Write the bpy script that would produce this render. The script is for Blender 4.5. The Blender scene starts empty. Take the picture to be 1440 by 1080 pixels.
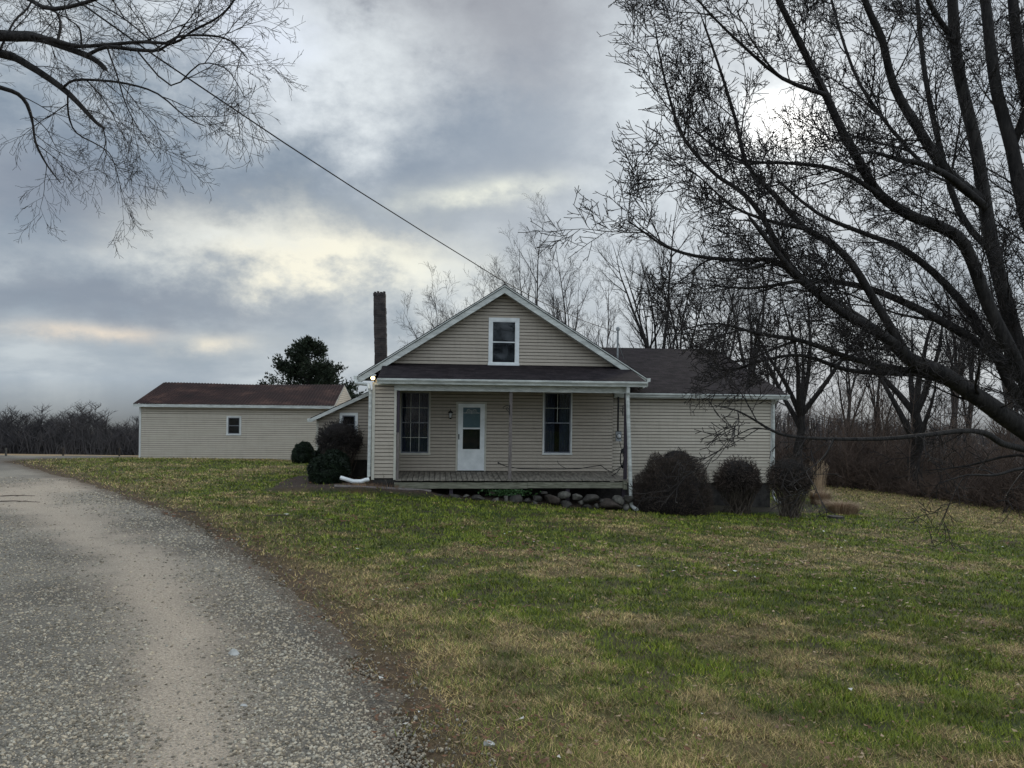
import bpy, math, random
import numpy as np
from mathutils import Vector, Matrix
random.seed(11); rng = np.random.default_rng(11)
S = bpy.context.scene; COL = S.collection
EYE = 1.6; F = 1082.0; ROLL = 0.0135; CR, SR = math.cos(ROLL), math.sin(ROLL)

# ------------------------------------------------------------------ sight lines -> real points
def P(px, py, d):
    a = (px-720)/F; b = (540-py)/F
    return Vector((d*(a*CR - b*SR), d, d*(a*SR + b*CR) + EYE))
# ------------------------------------------------------------------ terrain
_y = np.linspace(-120, 900, 4081)
_z = np.interp(_y, [-120, -20, 0, 10, 20, 28, 36, 60, 150, 260, 400, 560, 900], [-1.6, -1.0, -1.6, -2.28, -2.92, -3.30, -3.66, -6.15, -14.9, -30, -52, -60, -64])
_k = np.exp(-0.5*(np.arange(-24, 25)/9.0)**2); _k /= _k.sum()
_z = np.convolve(np.pad(_z, 24, mode='edge'), _k, mode='valid')
def vhash(ix, iy, seed):
    h = (ix.astype(np.int64)*374761393 + iy.astype(np.int64)*668265263 + seed*1442695041) & 0x7fffffff
    h = ((h ^ (h >> 13))*1274126177) & 0x7fffffff
    return ((h ^ (h >> 16)) & 0xffff)/65535.0
def vn(x, y, sc, seed=0):
    x = np.asarray(x, float)/sc; y = np.asarray(y, float)/sc
    ix = np.floor(x); iy = np.floor(y); fx = x-ix; fy = y-iy
    fx = fx*fx*(3-2*fx); fy = fy*fy*(3-2*fy)
    a = vhash(ix, iy, seed); b = vhash(ix+1, iy, seed); c = vhash(ix, iy+1, seed); d = vhash(ix+1, iy+1, seed)
    return (a*(1-fx)+b*fx)*(1-fy) + (c*(1-fx)+d*fx)*fy
def fbm(x, y, sc, seed=0, o=4):
    s = 0; a = 1; t = 0
    for i in range(o):
        s = s + a*vn(x, y, sc/2**i, seed+i*17); t += a; a *= .55
    return s/t
def sst(a, b, v):
    t = np.clip((v-a)/(b-a), 0, 1); return t*t*(3-2*t)
def G(x, y):
    x = np.asarray(x, float); y = np.asarray(y, float)
    z = np.interp(y, _y, _z)
    xr = np.maximum(x+4, 0)
    tilt = -.95*(1-np.exp(-xr/9.0)) - .05*np.maximum(x-17, 0)
    z = z + np.maximum(tilt, -9)*sst(-2, 20, y)
    z = z + (fbm(x, y, 5.0, 3, 3)-.5)*.16*sst(2, 8, y)*(1-sst(40, 60, y)) + (vn(x, y, .55, 9)-.5)*.03
    return z + EYE
def Gz(x, y): return float(G(np.array([x]), np.array([y]))[0])
def hit(px, py, lo=2.0, hi=60.0):
    p = P(px, py, 1.0); dx, dz = p.x, p.z-EYE
    for i in range(2000):
        d = lo+(hi-lo)*i/2000
        if EYE+dz*d < Gz(dx*d, d): return Vector((dx*d, d, Gz(dx*d, d)))
    return Vector((dx*hi, hi, Gz(dx*hi, hi)))

# ------------------------------------------------------------------ node helpers
def newmat(name):
    m = bpy.data.materials.new(name); m.use_nodes = True
    nt = m.node_tree; b = nt.nodes.get('Principled BSDF')
    return m, nt, b
def N(nt, t, **kw):
    n = nt.nodes.new(t)
    for k, v in kw.items():
        if k.startswith('i_'):
            key = k[2:].replace('_', ' ')
            n.inputs[int(key) if key.isdigit() else key].default_value = v
        else: setattr(n, k, v)
    return n
def ramp(nt, src, stops):
    r = N(nt, 'ShaderNodeValToRGB'); e = r.color_ramp.elements
    while len(e) < len(stops): e.new(.5)
    for i, (p, c) in enumerate(stops):
        e[i].position = p; e[i].color = (c[0], c[1], c[2], 1) if len(c) == 3 else c
    nt.links.new(src, r.inputs[0]); return r.outputs[0]
def mat_noise(name, c1, c2, scale=8, rough=.7, bump=.2, bscale=40, stretch=(1, 1, 1), detail=6, spec=.3, mid=(.35, .65), bdist=.01, metallic=0):
    m, nt, b = newmat(name)
    tc = N(nt, 'ShaderNodeTexCoord'); mp = N(nt, 'ShaderNodeMapping'); mp.inputs['Scale'].default_value = stretch
    nt.links.new(tc.outputs['Object'], mp.inputs[0])
    n = N(nt, 'ShaderNodeTexNoise', i_Scale=scale, i_Detail=detail, i_Roughness=.65); nt.links.new(mp.outputs[0], n.inputs['Vector'])
    col = ramp(nt, n.outputs['Fac'], [(mid[0], c1), (mid[1], c2)]); nt.links.new(col, b.inputs['Base Color'])
    b.inputs['Roughness'].default_value = rough; b.inputs['Specular IOR Level'].default_value = spec; b.inputs['Metallic'].default_value = metallic
    if bump:
        n2 = N(nt, 'ShaderNodeTexNoise', i_Scale=bscale, i_Detail=5); nt.links.new(mp.outputs[0], n2.inputs['Vector'])
        bp = N(nt, 'ShaderNodeBump', i_Strength=bump, i_Distance=bdist); nt.links.new(n2.outputs['Fac'], bp.inputs['Height']); nt.links.new(bp.outputs[0], b.inputs['Normal'])
    return m
def mat_attr(name, rough=.85, noise=.25, nscale=30, bump=.3, bscale=60, bdist=.02, spec=.2, extra=None):
    m, nt, b = newmat(name)
    a = N(nt, 'ShaderNodeAttribute', attribute_name='col')
    tc = N(nt, 'ShaderNodeTexCoord')
    n = N(nt, 'ShaderNodeTexNoise', i_Scale=nscale, i_Detail=6, i_Roughness=.7); nt.links.new(tc.outputs['Object'], n.inputs['Vector'])
    mr = N(nt, 'ShaderNodeMapRange', i_From_Min=.3, i_From_Max=.7, i_To_Min=1-noise, i_To_Max=1+noise); nt.links.new(n.outputs['Fac'], mr.inputs['Value'])
    mx = N(nt, 'ShaderNodeVectorMath', operation='SCALE'); nt.links.new(a.outputs['Color'], mx.inputs[0]); nt.links.new(mr.outputs[0], mx.inputs['Scale'])
    nt.links.new(mx.outputs[0], b.inputs['Base Color']); b.inputs['Roughness'].default_value = rough; b.inputs['Specular IOR Level'].default_value = spec
    if bump:
        n2 = N(nt, 'ShaderNodeTexVoronoi' if extra == 'vor' else 'ShaderNodeTexNoise', i_Scale=bscale); nt.links.new(tc.outputs['Object'], n2.inputs['Vector'])
        bp = N(nt, 'ShaderNodeBump', i_Strength=bump, i_Distance=bdist); nt.links.new(n2.outputs[0], bp.inputs['Height']); nt.links.new(bp.outputs[0], b.inputs['Normal'])
    return m

M = {}
def siding_mat(name, c1, c2):
    m, nt, b = newmat(name)
    tc = N(nt, 'ShaderNodeTexCoord'); mp = N(nt, 'ShaderNodeMapping'); mp.inputs['Scale'].default_value = (.5, .5, 3)
    nt.links.new(tc.outputs['Object'], mp.inputs[0])
    n = N(nt, 'ShaderNodeTexNoise', i_Scale=2.2, i_Detail=8, i_Roughness=.7); nt.links.new(mp.outputs[0], n.inputs['Vector'])
    col = ramp(nt, n.outputs['Fac'], [(.3, c1), (.7, c2)])
    # grime that runs down from the joints
    mp2 = N(nt, 'ShaderNodeMapping'); mp2.inputs['Scale'].default_value = (9, 9, .9); nt.links.new(tc.outputs['Object'], mp2.inputs[0])
    n2 = N(nt, 'ShaderNodeTexNoise', i_Scale=1.3, i_Detail=6); nt.links.new(mp2.outputs[0], n2.inputs['Vector'])
    f = ramp(nt, n2.outputs['Fac'], [(.5, (0, 0, 0)), (.8, (.22, .22, .22))])
    mx = N(nt, 'ShaderNodeMix', data_type='RGBA'); nt.links.new(f, mx.inputs[0]); nt.links.new(col, mx.inputs[6]); mx.inputs[7].default_value = (.2, .18, .14, 1)
    nt.links.new(mx.outputs[2], b.inputs['Base Color']); b.inputs['Roughness'].default_value = .48; b.inputs['Specular IOR Level'].default_value = .35
    n3 = N(nt, 'ShaderNodeTexNoise', i_Scale=7, i_Detail=2); nt.links.new(tc.outputs['Object'], n3.inputs['Vector'])
    bp = N(nt, 'ShaderNodeBump', i_Strength=.35, i_Distance=.02); nt.links.new(n3.outputs[0], bp.inputs['Height']); nt.links.new(bp.outputs[0], b.inputs['Normal'])
    return m
M['siding'] = siding_mat('tan vinyl siding', (.34, .29, .225), (.43, .37, .295))
M['siding_out'] = siding_mat('cream vinyl siding', (.42, .365, .285), (.50, .445, .355))
M['lap_shadow'] = mat_noise('painted siding lap shadow', (.06, .053, .043), (.12, .105, .085), 5, .95, 0)  # dark colour standing in for the shadow line under each siding course
M['trim'] = mat_noise('off white trim', (.50, .50, .47), (.66, .66, .62), 3, .45, .1, 20)
M['trim_cream'] = mat_noise('cream trim', (.42, .40, .33), (.54, .51, .43), 3, .5, .1, 20)
M['white'] = mat_noise('white paint', (.62, .64, .62), (.78, .79, .77), 3, .4, .05, 20)
M['gutter'] = mat_noise('weathered white gutter', (.36, .37, .34), (.62, .63, .58), 2.5, .4, .1, 20, stretch=(1, 1, 4))
M['sash'] = mat_noise('grey storm sash', (.12, .13, .15), (.2, .21, .23), 5, .5, 0)
M['shingle'] = None
def shingle_mat(name, c1, c2):
    m, nt, b = newmat(name)
    tc = N(nt, 'ShaderNodeTexCoord')
    br = N(nt, 'ShaderNodeTexBrick', i_Scale=1.0); br.inputs['Brick Width'].default_value = .32; br.inputs['Row Height'].default_value = .14; br.inputs['Mortar Size'].default_value = .006
    br.inputs['Color1'].default_value = (*c1, 1); br.inputs['Color2'].default_value = (*c2, 1); br.inputs['Mortar'].default_value = (.012, .012, .013, 1)
    at = N(nt, 'ShaderNodeUVMap', uv_map='uv'); nt.links.new(at.outputs[0], br.inputs['Vector'])
    n = N(nt, 'ShaderNodeTexNoise', i_Scale=4, i_Detail=10, i_Roughness=.8); nt.links.new(tc.outputs['Object'], n.inputs['Vector'])
    mr = N(nt, 'ShaderNodeMapRange', i_From_Min=.3, i_From_Max=.7, i_To_Min=.5, i_To_Max=1.7); nt.links.new(n.outputs['Fac'], mr.inputs['Value'])
    mx = N(nt, 'ShaderNodeVectorMath', operation='SCALE'); nt.links.new(br.outputs['Color'], mx.inputs[0]); nt.links.new(mr.outputs[0], mx.inputs['Scale'])
    nt.links.new(mx.outputs[0], b.inputs['Base Color']); b.inputs['Roughness'].default_value = .9; b.inputs['Specular IOR Level'].default_value = .1
    n2 = N(nt, 'ShaderNodeTexNoise', i_Scale=60, i_Detail=4); nt.links.new(tc.outputs['Object'], n2.inputs['Vector'])
    ad = N(nt, 'ShaderNodeMath', operation='ADD'); nt.links.new(n2.outputs['Fac'], ad.inputs[0])
    iv = N(nt, 'ShaderNodeMath', operation='MULTIPLY', i_1=-1.2); nt.links.new(br.outputs['Fac'], iv.inputs[0]); nt.links.new(iv.outputs[0], ad.inputs[1])
    bp = N(nt, 'ShaderNodeBump', i_Strength=.6, i_Distance=.01); nt.links.new(ad.outputs[0], bp.inputs['Height']); nt.links.new(bp.outputs[0], b.inputs['Normal'])
    return m
M['shingle'] = shingle_mat('dark asphalt shingles', (.011, .008, .009), (.025, .019, .020))
def metal_roof_mat():
    m, nt, b = newmat('brown ribbed metal roof')
    tc = N(nt, 'ShaderNodeTexCoord'); at = N(nt, 'ShaderNodeUVMap', uv_map='uv')
    n = N(nt, 'ShaderNodeTexNoise', i_Scale=.9, i_Detail=7, i_Roughness=.7); nt.links.new(tc.outputs['Object'], n.inputs['Vector'])
    col = ramp(nt, n.outputs['Fac'], [(.3, (.016, .010, .010)), (.52, (.032, .0165, .015)), (.68, (.085, .045, .034))])
    nt.links.new(col, b.inputs['Base Color']); b.inputs['Roughness'].default_value = .85; b.inputs['Specular IOR Level'].default_value = .12
    return m
M['metal_roof'] = metal_roof_mat()
M['deck'] = mat_noise('weathered grey deck boards', (.10, .088, .070), (.27, .24, .195), 3, .85, .5, 30, stretch=(5, .6, 5))
M['beam'] = mat_noise('weathered greenish timber', (.10, .10, .07), (.24, .23, .17), 4, .85, .5, 30, stretch=(.7, 8, 8))
M['post'] = mat_noise('bare weathered post', (.10, .085, .08), (.22, .19, .17), 6, .85, .4, 30, stretch=(8, 8, .7))
M['postdark'] = mat_noise('dark purple brown paint', (.025, .02, .027), (.06, .045, .055), 9, .7, .3, 30, stretch=(4, 4, .7))
M['black'] = mat_noise('black iron', (.012, .012, .013), (.025, .024, .024), 9, .6, 0)
M['cable'] = mat_noise('black cable jacket', (.01, .01, .011), (.02, .02, .02), 9, .7, 0)
M['meter'] = mat_noise('galvanised grey box', (.20, .21, .21), (.34, .35, .35), 9, .5, .1, metallic=.3)
M['dark'] = mat_noise('unlit interior', (.010, .010, .012), (.02, .02, .022), 2, .95, 0)
M['curtain'] = mat_noise('grey lace curtain', (.035, .04, .06), (.085, .09, .12), 30, .95, .1)
M['shade'] = mat_noise('pale green window shade', (.16, .21, .21), (.21, .26, .26), 3, .95, 0)
M['foundation'] = mat_noise('dark block foundation', (.018, .016, .014), (.055, .05, .044), 5, .9, .5, 20)
M['bulbglass'] = mat_noise('frosted lamp glass', (.5, .5, .48), (.6, .6, .57), 5, .3, 0)
def glass_mat():
    m, nt, b = newmat('window glass'); nt.nodes.remove(b)
    out = nt.nodes['Material Output']
    tr = N(nt, 'ShaderNodeBsdfTransparent'); tr.inputs[0].default_value = (.72, .80, .86, 1)
    gl = N(nt, 'ShaderNodeBsdfGlossy', i_Roughness=.04); gl.inputs[0].default_value = (.9, .95, 1, 1)
    fr = N(nt, 'ShaderNodeFresnel', i_IOR=1.55); mx = N(nt, 'ShaderNodeMixShader')
    tc = N(nt, 'ShaderNodeTexCoord'); n = N(nt, 'ShaderNodeTexNoise', i_Scale=1.6, i_Detail=1); nt.links.new(tc.outputs['Object'], n.inputs['Vector'])
    bp = N(nt, 'ShaderNodeBump', i_Strength=.15, i_Distance=.03); nt.links.new(n.outputs[0], bp.inputs['Height']); nt.links.new(bp.outputs[0], gl.inputs['Normal'])
    nt.links.new(fr.outputs[0], mx.inputs[0]); nt.links.new(tr.outputs[0], mx.inputs[1]); nt.links.new(gl.outputs[0], mx.inputs[2]); nt.links.new(mx.outputs[0], out.inputs[0])
    return m
M['glass'] = glass_mat()
def emit_mat():
    m, nt, b = newmat('lit warm bulb'); b.inputs['Emission Color'].default_value = (1, .72, .32, 1); b.inputs['Emission Strength'].default_value = 6; b.inputs['Base Color'].default_value = (.8, .7, .5, 1)
    return m
M['bulb'] = emit_mat()
def brick_mat():
    m, nt, b = newmat('sooty old brick')
    tc = N(nt, 'ShaderNodeTexCoord'); at = N(nt, 'ShaderNodeUVMap', uv_map='uv')
    br = N(nt, 'ShaderNodeTexBrick', i_Scale=1.0); br.inputs['Brick Width'].default_value = .21; br.inputs['Row Height'].default_value = .075; br.inputs['Mortar Size'].default_value = .008
    br.inputs['Color1'].default_value = (.030, .024, .022, 1); br.inputs['Color2'].default_value = (.055, .040, .034, 1); br.inputs['Mortar'].default_value = (.055, .05, .046, 1)
    nt.links.new(at.outputs[0], br.inputs['Vector'])
    n = N(nt, 'ShaderNodeTexNoise', i_Scale=5, i_Detail=8); nt.links.new(tc.outputs['Object'], n.inputs['Vector'])
    mr = N(nt, 'ShaderNodeMapRange', i_From_Min=.3, i_From_Max=.7, i_To_Min=.5, i_To_Max=1.35); nt.links.new(n.outputs['Fac'], mr.inputs['Value'])
    mx = N(nt, 'ShaderNodeVectorMath', operation='SCALE'); nt.links.new(br.outputs['Color'], mx.inputs[0]); nt.links.new(mr.outputs[0], mx.inputs['Scale'])
    nt.links.new(mx.outputs[0], b.inputs['Base Color']); b.inputs['Roughness'].default_value = .9
    bp = N(nt, 'ShaderNodeBump', i_Strength=-.6, i_Distance=.012); nt.links.new(br.outputs['Fac'], bp.inputs['Height']); nt.links.new(bp.outputs[0], b.inputs['Normal'])
    return m
M['brick'] = brick_mat()
M['bark'] = mat_noise('dark furrowed bark', (.010, .0085, .008), (.040, .035, .031), 9, .9, .7, 25, stretch=(2, 2, .5), bdist=.02)
M['bark_grey'] = mat_noise('grey bark', (.025, .022, .02), (.075, .068, .062), 6, .9, .6, 22, stretch=(2, 2, .4), bdist=.02)
M['twig'] = mat_noise('dark twigs', (.012, .010, .009), (.038, .031, .027), 6, .85, 0)
M['twig_grey'] = mat_noise('grey brown twigs', (.022, .018, .017), (.055, .046, .042), 3, .85, 0)
M['wood_far'] = mat_noise('far bare wood', (.034, .031, .032), (.085, .076, .073), .12, .95, 0)
M['brush'] = mat_noise('brown brush stems', (.038, .026, .020), (.15, .104, .078), .7, .9, 0)
M['hedge_brown'] = mat_noise('brown winter hedge', (.020, .015, .012), (.085, .062, .048), 3, .9, 0)
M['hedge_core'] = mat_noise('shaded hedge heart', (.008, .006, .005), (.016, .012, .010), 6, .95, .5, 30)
M['yew'] = mat_noise('dark evergreen leaf', (.004, .009, .004), (.014, .026, .010), 5, .6, 0)
M['cedar'] = mat_noise('cedar foliage', (.010, .017, .009), (.034, .046, .022), 2.5, .8, 0)
M['stem_pale'] = mat_noise('pale shrub stems', (.045, .036, .028), (.14, .11, .085), 9, .85, 0)
M['straw'] = mat_noise('dry straw', (.30, .21, .13), (.56, .42, .28), 9, .9, 0)
M['straw_red'] = mat_noise('rusty dry grass', (.13, .075, .045), (.28, .18, .11), 5, .9, 0)
M['rock'] = mat_noise('field stone', (.016, .014, .012), (.065, .058, .049), 4, .9, .6, 14, bdist=.03)
M['rock_brown'] = mat_noise('brown sandstone', (.024, .019, .015), (.062, .048, .038), 4, .9, .6, 14, bdist=.03)
M['rock_pale'] = mat_noise('pale limestone', (.03, .028, .023), (.13, .12, .10), 5, .85, .4, 14, bdist=.02)
M['white_rock'] = mat_noise('white quartz', (.32, .31, .28), (.52, .50, .46), 12, .8, .3, 30)
M['mulch'] = mat_noise('dark mulch', (.03, .02, .015), (.10, .068, .05), 14, .95, 1, 40, bdist=.03)
M['leaf'] = mat_attr('fallen leaf', .7, .1, 20, 0)
M['grassblade'] = mat_attr('grass blade', .6, .1, 20, 0, spec=.3)
M['stone'] = mat_attr('crushed gravel', .85, .12, 60, 0, spec=.25)

# ------------------------------------------------------------------ mesh builder
def frame(o, u, v):     # a building's own axes: u along the front, w into depth
    o = Vector(o); u = Vector(u); v = Vector(v)
    return lambda a, w, z: Vector((o.x+u.x*a+v.x*w, o.y+u.y*a+v.y*w, z))
class MB:
    def __init__(s): s.v = []; s.f = []; s.uv = []; s.mi = []; s.cur = 0
    def quad(s, a, b, c, d, uv=None):
        i = len(s.v); s.v += [a, b, c, d]; s.f.append((i, i+1, i+2, i+3)); s.mi.append(s.cur)
        s.uv.append(uv or [(0, 0), (1, 0), (1, 1), (0, 1)])
    def face(s, pts, uv=None):
        i = len(s.v); s.v += list(pts); s.f.append(tuple(range(i, i+len(pts)))); s.mi.append(s.cur); s.uv.append(uv or [(0, 0)]*len(pts))
    def hexa(s, p):     # p: 8 corners, bottom 0-3 then top 4-7
        i = len(s.v); s.v += [Vector(q) for q in p]
        for q in ((0, 3, 2, 1), (4, 5, 6, 7), (0, 1, 5, 4), (1, 2, 6, 5), (2, 3, 7, 6), (3, 0, 4, 7)):
            s.f.append(tuple(i+k for k in q)); s.mi.append(s.cur)
            A, B, D = s.v[i+q[0]], s.v[i+q[1]], s.v[i+q[3]]
            lu = (B-A).length; lv = (D-A).length; off = (A.x+A.y)
            s.uv.append([(off, A.z), (off+lu, A.z), (off+lu, A.z+lv), (off, A.z+lv)])
    def box(s, fr, a0, a1, w0, w1, z0, z1):
        s.hexa([fr(a0, w0, z0), fr(a1, w0, z0), fr(a1, w1, z0), fr(a0, w1, z0), fr(a0, w0, z1), fr(a1, w0, z1), fr(a1, w1, z1), fr(a0, w1, z1)])
    def tube(s, pts, rad, n=6, cap=True):
        i0 = len(s.v); m = len(pts)
        up = Vector((0, 0, 1))
        for k, p in enumerate(pts):
            d = (pts[min(k+1, m-1)]-pts[max(k-1, 0)])
            if d.length < 1e-9: d = up
            d.normalize(); a = d.cross(up)
            if a.length < .05: a = d.cross(Vector((1, 0, 0)))
            a.normalize(); b = a.cross(d)
            r = rad[k] if hasattr(rad, '__len__') else rad
            for j in range(n):
                t = 2*math.pi*j/n; s.v.append(p+a*(r*math.cos(t))+b*(r*math.sin(t)))
        for k in range(m-1):
            for j in range(n):
                q = (i0+k*n+j, i0+k*n+(j+1) % n, i0+(k+1)*n+(j+1) % n, i0+(k+1)*n+j)
                s.f.append(q); s.mi.append(s.cur); s.uv.append([(0, 0), (1, 0), (1, 1), (0, 1)])
        if cap and n > 3:
            s.f.append(tuple(i0+j for j in range(n))[::-1]); s.mi.append(s.cur); s.uv.append([(0, 0)]*n)
            s.f.append(tuple(i0+(m-1)*n+j for j in range(n))); s.mi.append(s.cur); s.uv.append([(0, 0)]*n)
    def lathe(s, c, prof, n=16, axis='z'):
        i0 = len(s.v)
        for (r, h) in prof:
            for j in range(n):
                t = 2*math.pi*j/n
                if axis == 'z': s.v.append(Vector((c[0]+r*math.cos(t), c[1]+r*math.sin(t), c[2]+h)))
                else: s.v.append(Vector((c[0]+r*math.cos(t), c[1]+h, c[2]+r*math.sin(t))))
        for k in range(len(prof)-1):
            for j in range(n):
                s.f.append((i0+k*n+j, i0+k*n+(j+1) % n, i0+(k+1)*n+(j+1) % n, i0+(k+1)*n+j)); s.mi.append(s.cur); s.uv.append([(0, 0)]*4)
    def build(s, name, mat, parent=None, smooth=False, origin=None):
        org = Vector((0, 0, 0)) if parent is None else WORG[parent.name]
        if parent is None and origin is not None: org = Vector(origin)
        me = bpy.data.meshes.new(name); me.from_pydata([tuple(p-org) for p in s.v], [], s.f)
        mats = mat if isinstance(mat, (list, tuple)) else [mat]
        for m in mats: me.materials.append(m)
        if len(mats) > 1: me.polygons.foreach_set('material_index', s.mi)
        if len(s.v) < 60000:
            uvl = me.uv_layers.new(name='uv'); flat = [c for f in s.uv for p in f for c in p]
            if len(flat) == len(uvl.data)*2: uvl.data.foreach_set('uv', flat)
        if smooth: me.polygons.foreach_set('use_smooth', [True]*len(me.polygons))
        me.update()
        o = bpy.data.objects.new(name, me); COL.objects.link(o)
        if parent is not None:
            o.parent = parent; WORG[o.name] = org
        else:
            o.location = org; WORG[o.name] = org
        return o
WORG = {}
def thing(name, loc, label, cat, group=None):
    o = bpy.data.objects.new(name, None); COL.objects.link(o); o.location = loc; o.empty_display_size = .3
    WORG[o.name] = Vector(loc); return tag(o, label, cat, group)
def tag(o, label=None, cat=None, group=None, kind=None):
    if label: o['label'] = label
    if cat: o['category'] = cat
    if group: o['group'] = group
    if kind: o['kind'] = kind
    return o
def np_mesh(name, V, Fc, mat, col=None, kind=None, nper=None, parent=None, smooth=False):
    org = Vector((0, 0, 0)) if parent is None else WORG[parent.name]
    V = np.asarray(V, np.float32) - np.array(org[:], np.float32)
    me = bpy.data.meshes.new(name); Fc = np.asarray(Fc, np.int32); k = Fc.shape[1]
    me.vertices.add(len(V)); me.vertices.foreach_set('co', V.ravel())
    me.loops.add(Fc.size); me.loops.foreach_set('vertex_index', Fc.ravel())
    me.polygons.add(len(Fc)); me.polygons.foreach_set('loop_start', np.arange(0, Fc.size, k, dtype=np.int32))
    try: me.polygons.foreach_set('loop_total', np.full(len(Fc), k, np.int32))
    except Exception: pass
    if smooth: me.polygons.foreach_set('use_smooth', np.ones(len(Fc), bool))
    me.update(calc_edges=True)
    if col is not None:
        a = me.color_attributes.new('col', 'FLOAT_COLOR', 'POINT'); c = np.ones((len(V), 4), np.float32); c[:, :3] = col; a.data.foreach_set('color', c.ravel())
    me.materials.append(mat)
    o = bpy.data.objects.new(name, me); COL.objects.link(o)
    if parent is not None: o.parent = parent
    WORG[o.name] = org
    if kind: o['kind'] = kind
    return o

# ------------------------------------------------------------------ camera, light, sky
cam = bpy.data.cameras.new('camera'); cam.sensor_width = 36; cam.lens = 36*F/1440; cam.clip_end = 3000; cam.clip_start = .05
co = bpy.data.objects.new('camera', cam); COL.objects.link(co)
co.matrix_world = Matrix(((CR, -SR, 0, 0), (0, 0, -1, 0), (SR, CR, 0, EYE), (0, 0, 0, 1)))
S.camera = co
S.view_settings.view_transform = 'Standard'; S.view_settings.look = 'None'; S.view_settings.gamma = 1; S.view_settings.use_curve_mapping = False
S.view_settings.exposure = 0.38
def dirof(px, py):
    d = P(px, py, 1)-Vector((0, 0, EYE)); d.normalize(); return d
sd = dirof(1112, 172)
SUN_EL = math.asin(sd.z); SUN_AZ = math.atan2(sd.x, sd.y)
sl = bpy.data.lights.new('sun', 'SUN'); sl.energy = 1.0; sl.angle = math.radians(14); sl.color = (1, .93, .80)
so = bpy.data.objects.new('sun', sl); COL.objects.link(so); so.rotation_euler = sd.to_track_quat('Z', 'Y').to_euler()

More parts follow.
